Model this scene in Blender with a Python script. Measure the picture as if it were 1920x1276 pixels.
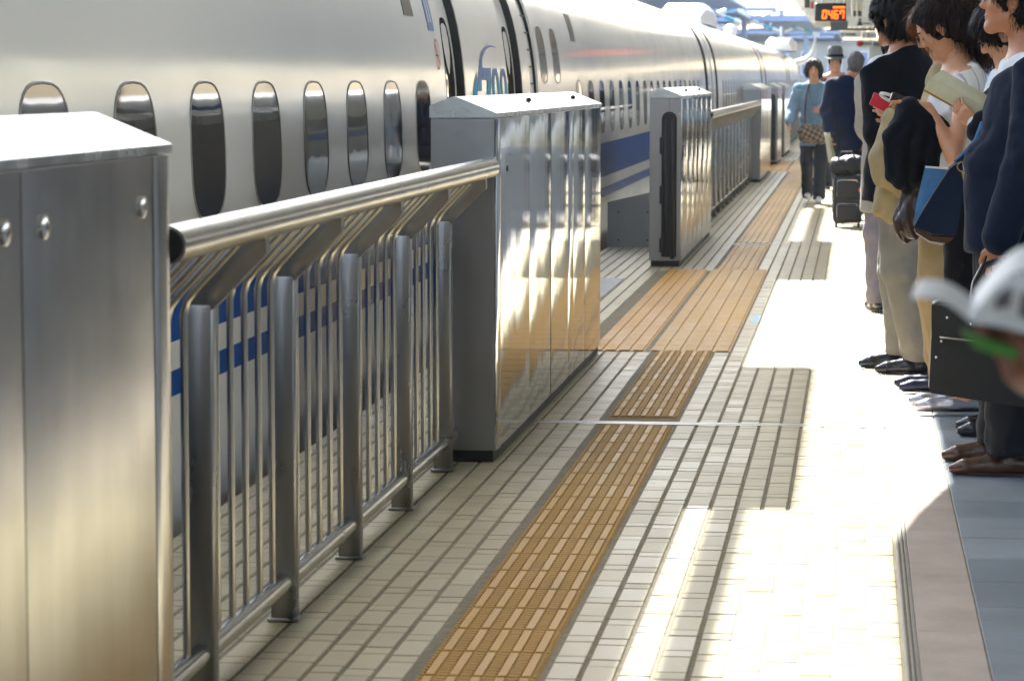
import bpy, math, random
import numpy as np
from mathutils import Vector, Matrix

# ---------------------------------------------------------------- reset, camera, world, sun, exposure
for _o in list(bpy.data.objects):
    bpy.data.objects.remove(_o)
SC = bpy.context.scene
COL = SC.collection
random.seed(7)
RNG = np.random.default_rng(11)

cam_d = bpy.data.cameras.new('camera')
cam = bpy.data.objects.new('camera', cam_d)
COL.objects.link(cam)
cam.location = (0.0, 0.0, 1.43)
cam.rotation_euler = (math.radians(90.0 - 5.174), 0.0, math.radians(6.815))
cam_d.sensor_width = 36.0
cam_d.lens = 5400.0 / 1920.0 * 36.0
cam_d.clip_start = 0.1
cam_d.clip_end = 3000.0
cam_d.dof.use_dof = True
cam_d.dof.focus_distance = 11.5
cam_d.dof.aperture_fstop = 9.0
SC.camera = cam

SUN_EL = math.radians(42.0)
SUN_AZ = math.radians(20.0)      # to the left of straight ahead
W = bpy.data.worlds.new('World')
SC.world = W
W.use_nodes = True
_nt = W.node_tree
for _n in list(_nt.nodes):
    _nt.nodes.remove(_n)
_sky = _nt.nodes.new('ShaderNodeTexSky')
_sky.sky_type = 'NISHITA'
_sky.sun_disc = False
_sky.sun_elevation = SUN_EL
_sky.sun_rotation = -SUN_AZ
_sky.air_density = 1.2
_sky.dust_density = 2.0
_sky.ozone_density = 1.0
_bg = _nt.nodes.new('ShaderNodeBackground')
_bg.inputs['Strength'].default_value = 0.105
_ow = _nt.nodes.new('ShaderNodeOutputWorld')
_nt.links.new(_sky.outputs[0], _bg.inputs[0])
_nt.links.new(_bg.outputs[0], _ow.inputs[0])

sun_d = bpy.data.lights.new('sun', 'SUN')
sun_d.energy = 5.0
sun_d.angle = math.radians(0.5)
sun_d.color = (1.0, 0.985, 0.955)
sun = bpy.data.objects.new('sun', sun_d)
COL.objects.link(sun)
sun.rotation_euler = (-(math.pi / 2 - SUN_EL), 0.0, SUN_AZ)
sun.location = (0, 60, 60)

SC.view_settings.view_transform = 'Standard'
SC.view_settings.look = 'None'
SC.view_settings.gamma = 1.0
SC.view_settings.use_curve_mapping = False
SC.view_settings.exposure = 2.4
SC.render.engine = 'CYCLES'
SC.cycles.use_denoising = True
SC.cycles.max_bounces = 10
SC.cycles.diffuse_bounces = 5
SC.cycles.glossy_bounces = 5
SC.cycles.sample_clamp_indirect = 8.0
SC.cycles.caustics_reflective = False
SC.cycles.caustics_refractive = False

# ---------------------------------------------------------------- helpers: materials
def lin(h):
    h = h.lstrip('#')
    r = []
    for i in (0, 2, 4):
        c = int(h[i:i + 2], 16) / 255.0
        r.append(c / 12.92 if c <= 0.04045 else ((c + 0.055) / 1.055) ** 2.4)
    return tuple(r)

class NB:
    """small node builder on a fresh material"""
    def __init__(s, name):
        s.m = bpy.data.materials.new(name)
        s.m.use_nodes = True
        s.t = s.m.node_tree
        s.b = s.t.nodes['Principled BSDF']
        s.tc = s.t.nodes.new('ShaderNodeTexCoord')
        s.geo = None
    def n(s, kind, **kw):
        x = s.t.nodes.new(kind)
        for k, v in kw.items():
            setattr(x, k, v)
        return x
    def l(s, a, b):
        s.t.links.new(a, b)
    def pos(s, scale=(1, 1, 1)):
        if s.geo is None:
            s.geo = s.n('ShaderNodeNewGeometry')
        mp = s.n('ShaderNodeMapping')
        mp.inputs['Scale'].default_value = scale
        s.l(s.geo.outputs['Position'], mp.inputs[0])
        return mp.outputs[0]
    def opos(s, scale=(1, 1, 1)):
        mp = s.n('ShaderNodeMapping')
        mp.inputs['Scale'].default_value = scale
        s.l(s.tc.outputs['Object'], mp.inputs[0])
        return mp.outputs[0]
    def noise(s, vec, scale=5.0, detail=3.0, rough=0.55, dist=0.0):
        x = s.n('ShaderNodeTexNoise')
        x.inputs['Scale'].default_value = scale
        x.inputs['Detail'].default_value = detail
        x.inputs['Roughness'].default_value = rough
        x.inputs['Distortion'].default_value = dist
        s.l(vec, x.inputs['Vector'])
        return x.outputs['Fac']
    def ramp(s, fac, pts):
        x = s.n('ShaderNodeValToRGB')
        el = x.color_ramp.elements
        while len(el) < len(pts):
            el.new(0.5)
        for e, (p, c) in zip(el, pts):
            e.position = p
            e.color = (c[0], c[1], c[2], 1.0)
        s.l(fac, x.inputs[0])
        return x.outputs[0]
    def math(s, op, a, b=None):
        x = s.n('ShaderNodeMath', operation=op)
        for i, v in enumerate((a, b)):
            if v is None:
                continue
            if isinstance(v, (int, float)):
                x.inputs[i].default_value = v
            else:
                s.l(v, x.inputs[i])
        return x.outputs[0]
    def mapr(s, v, a, b, c, d):
        x = s.n('ShaderNodeMapRange')
        s.l(v, x.inputs[0])
        for i, q in enumerate((a, b, c, d)):
            x.inputs[i + 1].default_value = q
        return x.outputs[0]
    def bump(s, h, strength=0.3, dist=0.01):
        x = s.n('ShaderNodeBump')
        x.inputs['Strength'].default_value = strength
        x.inputs['Distance'].default_value = dist
        s.l(h, x.inputs['Height'])
        s.l(x.outputs[0], s.b.inputs['Normal'])
    def set(s, **kw):
        for k, v in kw.items():
            k = k.replace('_', ' ')
            i = s.b.inputs[k]
            if isinstance(v, (int, float)):
                i.default_value = v
            elif isinstance(v, tuple):
                i.default_value = (v[0], v[1], v[2], 1.0)
            else:
                s.l(v, i)

def scl(c, k):
    return tuple(min(1.0, x * k) for x in c)

def simple(name, c, rough=0.5, metal=0.0, var=0.12, vs=6.0, bump=0.0, bs=60.0, bd=0.004, rv=0.0, spec=None):
    m = NB(name)
    p = m.pos()
    f = m.noise(p, vs, 4.0)
    m.set(Base_Color=m.ramp(f, [(0.3, scl(c, 1 - var)), (0.7, scl(c, 1 + var))]), Metallic=metal)
    if rv:
        m.set(Roughness=m.mapr(m.noise(p, vs * 2.3, 4.0), 0.3, 0.7, max(0.02, rough - rv), rough + rv))
    else:
        m.set(Roughness=rough)
    if spec is not None:
        m.b.inputs['Specular IOR Level'].default_value = spec
    if bump:
        m.bump(m.noise(p, bs, 3.0), bump, bd)
    return m.m

def cloth(name, c, weave=700.0, var=0.14, rough=0.85, fold=0.45, sheen=0.04, stripe=None):
    m = NB(name)
    p = m.opos()
    f = m.noise(p, 9.0, 5.0)
    base = m.ramp(f, [(0.28, scl(c, 1 - var)), (0.72, scl(c, 1 + var))])
    if stripe is not None:
        sc_, sw, sc2 = stripe
        q = m.opos((1, 1, 0.15))
        w = m.n('ShaderNodeTexWave')
        w.wave_type = 'BANDS'
        w.bands_direction = 'DIAGONAL'
        w.inputs['Scale'].default_value = sc_
        w.inputs['Distortion'].default_value = 1.2
        w.inputs['Detail'].default_value = 1.0
        m.l(q, w.inputs['Vector'])
        mx = m.n('ShaderNodeMix', data_type='RGBA')
        m.l(m.mapr(w.outputs['Fac'], sw, sw + 0.1, 0.0, 1.0), mx.inputs[0])
        m.l(base, mx.inputs[6])
        mx.inputs[7].default_value = (*sc2, 1)
        base = mx.outputs[2]
    m.set(Base_Color=base, Roughness=rough)
    m.b.inputs['Sheen Weight'].default_value = sheen
    m.b.inputs['Specular IOR Level'].default_value = 0.25
    fine = m.noise(p, weave, 1.0)
    big = m.noise(m.opos((1, 1, 0.55)), 16.0, 2.0, 0.5, 0.6)
    h = m.math('ADD', m.math('MULTIPLY', fine, 0.06), big)
    m.bump(h, fold, 0.012)
    return m.m

M = {}
# ceramic platform tile: one random shade per tile
def tile_mat(name, cols, rough, wear=0.5):
    m = NB(name)
    g = m.n('ShaderNodeNewGeometry')
    oi = m.n('ShaderNodeObjectInfo')
    r = m.math('FRACT', m.math('ADD', g.outputs['Random Per Island'], oi.outputs['Random']))
    base = m.ramp(r, [(0.0, cols[0]), (0.5, cols[1]), (1.0, cols[2])])
    p = m.pos()
    dirt = m.noise(p, 3.2, 5.0, 0.6)
    fine = m.noise(p, 85.0, 3.0)
    mx = m.n('ShaderNodeMix', data_type='RGBA', blend_type='MULTIPLY')
    mx.inputs[0].default_value = wear
    m.l(base, mx.inputs[6])
    m.l(m.ramp(m.math('ADD', m.math('MULTIPLY', dirt, 0.75), m.math('MULTIPLY', fine, 0.25)),
               [(0.3, (0.55, 0.52, 0.47)), (0.62, (1, 1, 1))]), mx.inputs[7])
    vo = m.n('ShaderNodeTexVoronoi')
    vo.inputs['Scale'].default_value = 3.1
    m.l(p, vo.inputs['Vector'])
    spot = m.mapr(m.math('ADD', vo.outputs['Distance'], m.math('MULTIPLY', fine, 0.05)), 0.055, 0.085, 0.55, 1.0)
    worn = m.mapr(m.noise(m.pos((1.0, 0.35, 1)), 1.1, 4.0, 0.6), 0.35, 0.65, 0.86, 1.03)
    mu = m.n('ShaderNodeVectorMath', operation='SCALE')
    m.l(mx.outputs[2], mu.inputs[0])
    m.l(m.math('MULTIPLY', spot, worn), mu.inputs['Scale'])
    m.set(Base_Color=mu.outputs[0],
          Roughness=m.mapr(m.math('ADD', m.math('MULTIPLY', dirt, 0.5), m.math('MULTIPLY', r, 0.5)), 0.25, 0.75, rough - 0.05, rough + 0.06))
    m.bump(m.noise(p, 26.0, 2.0), 0.12, 0.004)
    return m.m

M['tile'] = tile_mat('cream_glazed_tile', [lin('#b9ac89'), lin('#beb28f'), lin('#c3b998')], 0.38, 0.30)
M['tile'].node_tree.nodes['Principled BSDF'].inputs['IOR'].default_value = 1.30
M['tactile'] = tile_mat('ochre_tactile', [lin('#c79c50'), lin('#c99f54'), lin('#cca359')], 0.5, 0.25)
M['tactile_orange'] = tile_mat('orange_tactile', [lin('#c99848'), lin('#cc9c4e'), lin('#cfa155')], 0.48, 0.25)
for _k in ('tactile', 'tactile_orange'):
    M[_k].node_tree.nodes['Principled BSDF'].inputs['Specular IOR Level'].default_value = 0.15
M['grout'] = simple('grout', lin('#7d745e'), 0.8, var=0.25, vs=20)
M['granite'] = tile_mat('pink_granite', [lin('#bfb0a3'), lin('#c3b4a8'), lin('#c7b9ad')], 0.5, 0.8)
M['slab'] = tile_mat('grey_slab', [lin('#8a96a0'), lin('#909ca6'), lin('#97a2ab')], 0.42, 0.7)
M['concrete'] = simple('concrete', lin('#8d8a84'), 0.85, var=0.2, vs=4, bump=0.2)
M['ballast'] = simple('ballast', lin('#5e5d5b'), 0.95, var=0.4, vs=9, bump=0.8, bs=14, bd=0.05)
M['dark_grey'] = simple('dark_grey', lin('#55585c'), 0.45, 0.3, var=0.15)
M['rubber'] = simple('black_rubber', lin('#15181c'), 0.35, var=0.2, vs=12)
M['black'] = simple('black_trim', lin('#0c0d0f'), 0.5)

def steel(name, c, rough, wob=0.0, wscale=(1, 3.0, 0.45), wdist=0.02, brush=0.0, brushvec=(1, 60, 0.6), rv=0.05):
    m = NB(name)
    p = m.pos()
    st = m.noise(m.pos((3, 9, 1.0)), 1.6, 4.0)
    m.set(Base_Color=m.ramp(st, [(0.3, scl(c, 0.9)), (0.7, scl(c, 1.06))]), Metallic=1.0,
          Roughness=m.mapr(m.noise(p, 7.0, 4.0), 0.3, 0.7, max(0.02, rough - rv), rough + rv))
    h = None
    if wob:
        h = m.math('MULTIPLY', m.noise(m.pos(wscale), 1.0, 2.0, 0.5), wob)
    if brush:
        b = m.math('MULTIPLY', m.noise(m.pos(brushvec), 12.0, 2.0), brush)
        h = b if h is None else m.math('ADD', h, b)
    if h is not None:
        m.bump(h, 1.0, wdist)
    return m.m

M['mirror_panel'] = steel('polished_steel_panel', lin('#c0c4c9'), 0.05, wob=1.0, wscale=(1, 3.0, 0.35), wdist=0.0022, brush=0.01, rv=0.02)
M['satin_panel'] = steel('satin_steel_panel', lin('#b6b6b6'), 0.21, wob=1.0, wscale=(1, 2.0, 0.5), wdist=0.0022, brush=0.012, rv=0.02)
M['satin_end'] = steel('brushed_steel_end', lin('#96979a'), 0.34, brush=0.03, brushvec=(50, 50, 0.4), wdist=0.002)
M['cap_steel'] = steel('cap_steel', lin('#b4b8bd'), 0.26, wob=1.0, wscale=(2, 1.2, 1), wdist=0.01, rv=0.06)
M['tube_steel'] = steel('tube_steel', lin('#bbbab7'), 0.24, rv=0.04)
M['bar_steel'] = steel('bar_steel', lin('#a9a7a3'), 0.22, rv=0.04)
M['post_steel'] = steel('post_steel', lin('#8b8b8b'), 0.30)
M['alu'] = simple('brushed_aluminium', lin('#a9a8a4'), 0.38, 0.9, var=0.1)

# train
def train_mat(name, c):
    m = NB(name)
    f = m.noise(m.pos((1, 0.25, 0.9)), 1.6, 4.0)
    m.set(Base_Color=m.ramp(f, [(0.3, scl(c, 0.95)), (0.7, scl(c, 1.02))]),
          Roughness=m.mapr(m.noise(m.pos((2, 0.6, 2)), 2.0, 4.0), 0.3, 0.7, 0.09, 0.16))
    m.b.inputs['IOR'].default_value = 1.14
    m.bump(m.noise(m.pos((1, 0.8, 1.0)), 1.5, 2.0), 0.35, 0.006)
    return m.m
M['white_paint'] = train_mat('train_ivory_paint', lin('#eceae6'))
M['blue_paint'] = train_mat('train_blue_paint', lin('#1c53a2'))
M['blue_paint'].node_tree.nodes['Principled BSDF'].inputs['IOR'].default_value = 1.07
M['window_rim'] = simple('window_rim', lin('#8f8c86'), 0.3, 0.3)
M['sun_blocker_under'] = simple('sun_blocker_underside', lin('#d8d6d0'), 0.8, var=0.05)  # pale underside of the added sun blocker, bounces light down
M['hood'] = simple('gangway_hood', lin('#cfcdc8'), 0.5, var=0.08)
def glass_mat(name, c, rough=0.03):
    m = NB(name)
    f = m.noise(m.pos(), 1.3, 3.0)
    m.set(Base_Color=m.ramp(f, [(0.35, scl(c, 0.7)), (0.65, scl(c, 1.4))]), Roughness=rough)
    m.b.inputs['IOR'].default_value = 1.22
    return m.m
M['glass'] = glass_mat('dark_train_glass', lin('#353431'))
M['blind'] = simple('window_blind', lin('#b9ac92'), 0.7)
M['red'] = simple('red_print', lin('#c4282b'), 0.4)
M['blue_print'] = simple('blue_print', lin('#2d5fa6'), 0.4)
def logo_mat():
    m = NB('logo_gradient')
    g = m.n('ShaderNodeSeparateXYZ')
    m.l(m.pos(), g.inputs[0])
    m.set(Base_Color=m.ramp(m.mapr(g.outputs[2], 1.30, 1.72, 0.0, 1.0),
          [(0.0, lin('#1593b4')), (0.26, lin('#1a86b0')), (0.30, lin('#3e6fa8')), (0.75, lin('#5b6aa6')), (1.0, lin('#8d86a6'))]), Roughness=0.25)
    return m.m
M['logo'] = logo_mat()
M['logo'].node_tree.nodes['Principled BSDF'].inputs['IOR'].default_value = 1.03

# clothing, skin, hair
def skin(name, c):
    m = NB(name)
    f = m.noise(m.opos(), 14.0, 4.0)
    m.set(Base_Color=m.ramp(f, [(0.3, scl((c[0], c[1] * 0.94, c[2] * 0.92), 0.92)), (0.7, scl(c, 1.05))]), Roughness=0.48)
    m.b.inputs['Subsurface Weight'].default_value = 0.12
    m.b.inputs['Subsurface Radius'].default_value = (0.02, 0.008, 0.004)
    m.b.inputs['Subsurface Scale'].default_value = 0.5
    m.bump(m.noise(m.opos(), 220.0, 2.0), 0.12, 0.002)
    return m.m
M['skin'] = skin('skin_light', lin('#d9a07a'))
M['skin2'] = skin('skin_tan', lin('#bd8360'))
M['skin4'] = skin('skin_shaded', lin('#7d4f3e'))  # skin colour darkened to carry the shade on the foreground hand
M['skin3'] = skin('skin_pale', lin('#dbab8b'))
def hairm(name, c, c2):
    m = NB(name)
    s = m.noise(m.opos((90, 90, 7)), 2.0, 4.0, 0.6, 0.4)
    m.set(Base_Color=m.ramp(s, [(0.35, c), (0.7, c2)]), Roughness=m.mapr(s, 0.3, 0.7, 0.32, 0.5))
    m.b.inputs['Anisotropic'].default_value = 0.6
    m.b.inputs['Specular IOR Level'].default_value = 0.22
    m.bump(s, 0.7, 0.006)
    return m.m
M['hair_black'] = hairm('hair_black', lin('#0f0d0e'), lin('#221c1d'))
M['hair_dark'] = hairm('hair_dark_brown', lin('#1d1314'), lin('#38241f'))
M['hair_brown'] = hairm('hair_brown', lin('#4a2a18'), lin('#8a4d22'))
M['hair_grey'] = hairm('hair_grey', lin('#3c3a3b'), lin('#8b8788'))
M['eye'] = simple('eye_dark', lin('#140f0d'), 0.15)
M['lip'] = simple('lip', lin('#b9716a'), 0.4)
M['navy_suit'] = cloth('navy_suit', lin('#101c31'))
M['navy_suit2'] = cloth('royal_navy_suit', lin('#15223f'))
M['black_suit'] = cloth('black_suit', lin('#0b0f18'))
M['dark_trouser'] = cloth('dark_trouser', lin('#1e232b'))
M['black_cloth'] = cloth('black_cloth', lin('#0d0e13'))
M['navy_coat'] = cloth('navy_coat', lin('#090f1a'), fold=0.5)
M['grey_trouser'] = cloth('grey_trouser', lin('#8f8a80'))
M['khaki'] = cloth('khaki_trouser', lin('#a58f6a'))
M['lilac_grey'] = cloth('lilac_grey_trouser', lin('#77727e'))
M['grey_jacket'] = cloth('light_grey_jacket', lin('#96928d'))
M['beige_coat'] = cloth('beige_coat', lin('#ae9c76'), fold=0.5)
M['white_shirt'] = cloth('white_shirt', lin('#e4e6ea'), var=0.04)
M['striped_blouse'] = cloth('striped_blouse', lin('#e8e4de'), var=0.04, stripe=(9.0, 0.93, lin('#8f8894')))
M['blue_jacket'] = cloth('pale_blue_jacket', lin('#7d97a8'))
M['blue_knit'] = cloth('blue_grey_knit', lin('#6f8da0'))
M['plaid'] = cloth('plaid_shirt', lin('#5c1f17'), stripe=(14.0, 0.7, lin('#8a6c4c')))
M['denim_light'] = cloth('light_denim', lin('#4f83bb'), var=0.2)
M['denim_dark'] = cloth('dark_denim', lin('#17263f'))
M['leather_black'] = simple('black_leather', lin('#101317'), 0.38, var=0.25, vs=20, bump=0.2, bs=160)
M['leather_brown'] = simple('brown_leather', lin('#3a2a22'), 0.3, var=0.3, vs=18, bump=0.25, bs=120)
M['leather_tan'] = simple('tan_leather', lin('#4d3527'), 0.2, var=0.25, vs=18, bump=0.15, bs=140)
M['shoe_grey'] = simple('shoe_black_polish', lin('#25262e'), 0.18, var=0.25, vs=16)
M['shoe_navy'] = simple('shoe_navy', lin('#1c2740'), 0.35)
M['silver_shoe'] = simple('silver_shoe', lin('#b9bac4'), 0.25, 0.6)
M['sneaker'] = simple('white_sneaker', lin('#cfcfcf'), 0.5)
M['case_black'] = simple('black_nylon', lin('#17181c'), 0.55, var=0.2, vs=25, bump=0.3, bs=300)
M['felt'] = cloth('grey_felt', lin('#6d6f6e'))
M['brass'] = simple('brass', lin('#b39a55'), 0.3, 0.9)
M['chrome'] = simple('chrome', lin('#d5d5d5'), 0.12, 1.0)
M['phone_red'] = simple('red_phone_case', lin('#d23145'), 0.35, var=0.05)
M['phone_dark'] = simple('dark_phone', lin('#241c28'), 0.25)
M['white_plastic'] = simple('white_plastic', lin('#dfdedc'), 0.4, var=0.04)
M['paper_cream'] = simple('cream_paper', lin('#d8d2b4'), 0.8, var=0.05, vs=30)
M['paper_white'] = simple('white_paper', lin('#cfd2d2'), 0.6, var=0.05, vs=30)
M['print_ink'] = simple('printed_ink', lin('#5d5a63'), 0.6, var=0.3, vs=60)
M['green'] = simple('green_cover', lin('#3f7d2c'), 0.5, var=0.1)
M['sign_white'] = simple('sign_white', lin('#dcdad2'), 0.45, var=0.05)
M['sign_grey'] = simple('sign_grey', lin('#56575b'), 0.5)
M['sign_ink'] = simple('sign_ink', lin('#3a3f4a'), 0.5)
M['sign_red'] = simple('sign_red', lin('#c8332b'), 0.45)
M['pale_blue_steel'] = simple('pale_blue_painted_steel', lin('#86a0c9'), 0.45, var=0.06)
M['cyan_steel'] = simple('cyan_painted_steel', lin('#3fa3b8'), 0.4, var=0.08)
M['white_steel'] = simple('white_painted_steel', lin('#dfe3e8'), 0.4, var=0.05)
M['roof_under'] = simple('roof_underside', lin('#6f7076'), 0.7, var=0.12, vs=2)
M['canopy_under'] = simple('canopy_underside', lin('#d3d0c9'), 0.75, var=0.12, vs=1.2)
M['building_grey'] = simple('building_grey', lin('#9a9894'), 0.75, var=0.1, vs=0.4)
M['window_blue'] = simple('window_blue', lin('#3f6ea8'), 0.15, var=0.3, vs=0.6)
M['granite_white'] = simple('white_cover', lin('#e2e2e2'), 0.4, var=0.04)
def emis(name, c, s):
    m = NB(name)
    m.set(Base_Color=c, Emission_Color=c)
    f = m.noise(m.pos(), 40.0, 2.0)
    m.set(Emission_Strength=m.mapr(f, 0.3, 0.7, s * 0.85, s * 1.1))
    return m.m
M['led'] = emis('led_orange', lin('#ff5a12'), 1.1)

# ---------------------------------------------------------------- helpers: geometry
class MB:
    """collects shapes; build() links them as one mesh object"""
    def __init__(s):
        s.v = []
        s.f = []
        s.mi = []
    def add(s, vs, fs, mi=0):
        o = len(s.v)
        s.v.extend(tuple(map(float, q)) for q in vs)
        s.f.extend(tuple(i + o for i in q) for q in fs)
        s.mi.extend([mi] * len(fs))
        return s
    def box(s, lo, hi, mi=0, ch=0.0):
        x0, y0, z0 = lo
        x1, y1, z1 = hi
        if ch <= 0:
            vs = [(x0, y0, z0), (x1, y0, z0), (x1, y1, z0), (x0, y1, z0), (x0, y0, z1), (x1, y0, z1), (x1, y1, z1), (x0, y1, z1)]
            return s.add(vs, [(0, 3, 2, 1), (4, 5, 6, 7), (0, 1, 5, 4), (1, 2, 6, 5), (2, 3, 7, 6), (3, 0, 4, 7)], mi)
        import bmesh
        bm = bmesh.new()
        bmesh.ops.create_cube(bm, size=1.0)
        for q in bm.verts:
            q.co = Vector(((x0 + x1) / 2 + q.co.x * (x1 - x0), (y0 + y1) / 2 + q.co.y * (y1 - y0), (z0 + z1) / 2 + q.co.z * (z1 - z0)))
        bmesh.ops.bevel(bm, geom=list(bm.edges), offset=ch, segments=2, affect='EDGES', profile=0.5)
        bm.verts.index_update()
        s.add([q.co[:] for q in bm.verts], [[q.index for q in f.verts] for f in bm.faces], mi)
        bm.free()
        return s
    def tilebox(s, lo, hi, ch, mi=0):
        """open-bottomed tile with a chamfered top edge"""
        x0, y0, z0 = lo
        x1, y1, z1 = hi
        c = ch
        vs = [(x0, y0, z0), (x1, y0, z0), (x1, y1, z0), (x0, y1, z0),
              (x0, y0, z1 - c), (x1, y0, z1 - c), (x1, y1, z1 - c), (x0, y1, z1 - c),
              (x0 + c, y0 + c, z1), (x1 - c, y0 + c, z1), (x1 - c, y1 - c, z1), (x0 + c, y1 - c, z1)]
        fs = [(8, 9, 10, 11)]
        for i in range(4):
            j = (i + 1) % 4
            fs += [(i, j, 4 + j, 4 + i), (4 + i, 4 + j, 8 + j, 8 + i)]
        return s.add(vs, fs, mi)
    def tube(s, pts, r, n=12, mi=0, caps=True):
        pts = [Vector(q) for q in pts]
        rs = r if isinstance(r, (list, tuple)) else [r] * len(pts)
        ring = []
        up = Vector((0, 0, 1))
        prev = None
        for i, q in enumerate(pts):
            if i == 0:
                d = pts[1] - q
            elif i == len(pts) - 1:
                d = q - pts[i - 1]
            else:
                d = (pts[i + 1] - q).normalized() + (q - pts[i - 1]).normalized()
            d.normalize()
            if prev is None:
                a = d.cross(up)
                if a.length < 1e-3:
                    a = d.cross(Vector((1, 0, 0)))
            else:
                a = prev - d * prev.dot(d)
            a.normalize()
            prev = a
            b = d.cross(a)
            ring.append([q + (a * math.cos(2 * math.pi * k / n) + b * math.sin(2 * math.pi * k / n)) * rs[i] for k in range(n)])
        vs = [q[:] for g in ring for q in g]
        fs = []
        for i in range(len(ring) - 1):
            for k in range(n):
                k2 = (k + 1) % n
                fs.append((i * n + k, (i + 1) * n + k, (i + 1) * n + k2, i * n + k2))
        if caps:
            fs.append(tuple(range(n)))
            fs.append(tuple((len(ring) - 1) * n + k for k in reversed(range(n))))
        return s.add(vs, fs, mi)
    def prism(s, poly, axis, a, b, mi=0):
        """poly in the two other axes, extruded along axis (0/1/2) from a to b"""
        n = len(poly)
        def put(t):
            out = []
            for u, w in poly:
                q = [u, w]
                q.insert(axis, t)
                out.append(tuple(q))
            return out
        vs = put(a) + put(b)
        fs = [tuple(range(n)), tuple(reversed(range(n, 2 * n)))]
        for i in range(n):
            j = (i + 1) % n
            fs.append((i, n + i, n + j, j))
        return s.add(vs, fs, mi)
    def ball(s, c, r, n=12, mi=0):
        r = r if isinstance(r, (tuple, list)) else (r, r, r)
        vs, fs = [], []
        m = max(4, n // 2)
        for i in range(m + 1):
            t = math.pi * i / m
            for k in range(n):
                p = 2 * math.pi * k / n
                vs.append((c[0] + r[0] * math.sin(t) * math.cos(p), c[1] + r[1] * math.sin(t) * math.sin(p), c[2] + r[2] * math.cos(t)))
        for i in range(m):
            for k in range(n):
                k2 = (k + 1) % n
                fs.append((i * n + k, (i + 1) * n + k, (i + 1) * n + k2, i * n + k2))
        return s.add(vs, fs, mi)
    def mesh(s, name, mats, smooth=False, ang=35):
        me = bpy.data.meshes.new(name)
        me.from_pydata(s.v, [], s.f)
        for m in (mats if isinstance(mats, (list, tuple)) else [mats]):
            me.materials.append(m)
        me.polygons.foreach_set('material_index', s.mi)
        import bmesh
        bm = bmesh.new()
        bm.from_mesh(me)
        bmesh.ops.recalc_face_normals(bm, faces=bm.faces)
        bm.to_mesh(me)
        bm.free()
        if smooth:
            me.shade_smooth()
            me.set_sharp_from_angle(angle=math.radians(ang))
        me.update()
        return me
    def build(s, name, mats, parent=None, smooth=False, ang=35, loc=None):
        return link(name, s.mesh(name, mats, smooth, ang), parent, loc)

def link(name, data, parent=None, loc=None):
    o = bpy.data.objects.new(name, data)
    COL.objects.link(o)
    if parent is not None:
        o.parent = parent
        # geometry is authored in the same frame as the root's parent frame: shift back by the root's location
        if loc is None and parent.get('world_authored'):
            b = parent['world_authored']
            o.location = (-b[0], -b[1], -b[2])
    if loc is not None:
        o.location = loc
    return o

def thing(name, label, cat, loc=(0, 0, 0), rot=0.0, group=None, world=True, kind=None):
    """an Empty at the base of a thing; its parts are authored in world coordinates when world is True"""
    o = bpy.data.objects.new(name, None)
    o.empty_display_size = 0.1
    COL.objects.link(o)
    o.location = loc
    o.rotation_euler = (0, 0, rot)
    tag(o, label, cat, group, kind)
    if world:
        o['world_authored'] = [float(q) for q in loc]
    return o

def tag(o, label=None, cat=None, group=None, kind=None):
    if label: o['label'] = label
    if cat: o['category'] = cat
    if group: o['group'] = group
    if kind: o['kind'] = kind
    return o

def sub(parent, mb, name, mats, smooth=False, ang=35):
    """a sub-part: parent is itself a part placed by link()"""
    o = link(name, mb.mesh(name, mats, smooth, ang), None)
    o.parent = parent
    return o

# ================================================================ platform floor
EDGE = -2.12
FLOOR_FAR = 210.0
floor = MB().box((EDGE, -70, -0.9), (9.0, FLOOR_FAR, -0.004)).build('platform_floor', M['grout'])
tag(floor, 'tiled station platform with cream tiles and ochre tactile strip', 'platform', kind='structure')
ground = MB().box((-120, -76, -1.6), (120, 620, -1.25)).build('ground', M['ballast'])
tag(ground, 'ballast track bed beside the platform', 'ground', kind='structure')

JOINTS = [11.95, 25.2, 38.4, 51.6]         # expansion joints across the platform
ZONES = [(15.10, 21.60), (45.2, 51.4)]      # wide tactile fields in front of the gate openings
TAC = (-1.04, -0.745)
LEFT_COLS = [(-1.062 - 0.083 * (k + 1), -1.062 - 0.083 * k) for k in range(12)]
LEFT_COLS.append((EDGE + 0.002, -1.062 - 0.083 * 12))
RIGHT_COLS = [(-0.735 + 0.0865 * k, -0.735 + 0.0865 * (k + 1)) for k in range(10)]
G, JT = 0.012, 0.0085
LONG, SHORT = 0.192, 0.082
TILE_END = 58.0

def blocked(x0, x1, y0, y1):
    for j in JOINTS:
        if y1 > j - 0.045 and y0 < j + 0.045:
            return True
    for a, b in ZONES:
        if x0 < -0.66 and x1 > -1.41 and y1 > a and y0 < b:
            return True
    return False

tiles = []
for (x0, x1) in LEFT_COLS + RIGHT_COLS:
    y = 5.6 + RNG.uniform(0, 0.27)
    k = 0
    while y < TILE_END:
        L = LONG if k % 2 == 0 else SHORT
        k += 1
        y1 = y + L
        if not blocked(x0, x1, y, y1):
            tiles.append((x0 + G / 2, x1 - G / 2, y + JT / 2, y1 - JT / 2))
        else:
            # shorten against a joint or a field so that no bare grout shows
            for e in [j + s for j in JOINTS for s in (-0.045, 0.045)] + [z for q in ZONES for z in q]:
                if y < e - 0.03 and y1 > e and not blocked(x0, x1, y, e):
                    tiles.append((x0 + G / 2, x1 - G / 2, y + JT / 2, e - JT / 2))
                elif y < e and y1 > e + 0.03 and not blocked(x0, x1, e, y1):
                    tiles.append((x0 + G / 2, x1 - G / 2, e + JT / 2, y1 - JT / 2))
        y = y1
def shown(t):
    xc, yc = (t[0] + t[1]) / 2, (t[2] + t[3]) / 2
    return yc > 6.35 and xc > -0.232 * yc and not (xc < -1.33 and yc > 10.4) and xc < 0.14
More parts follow.
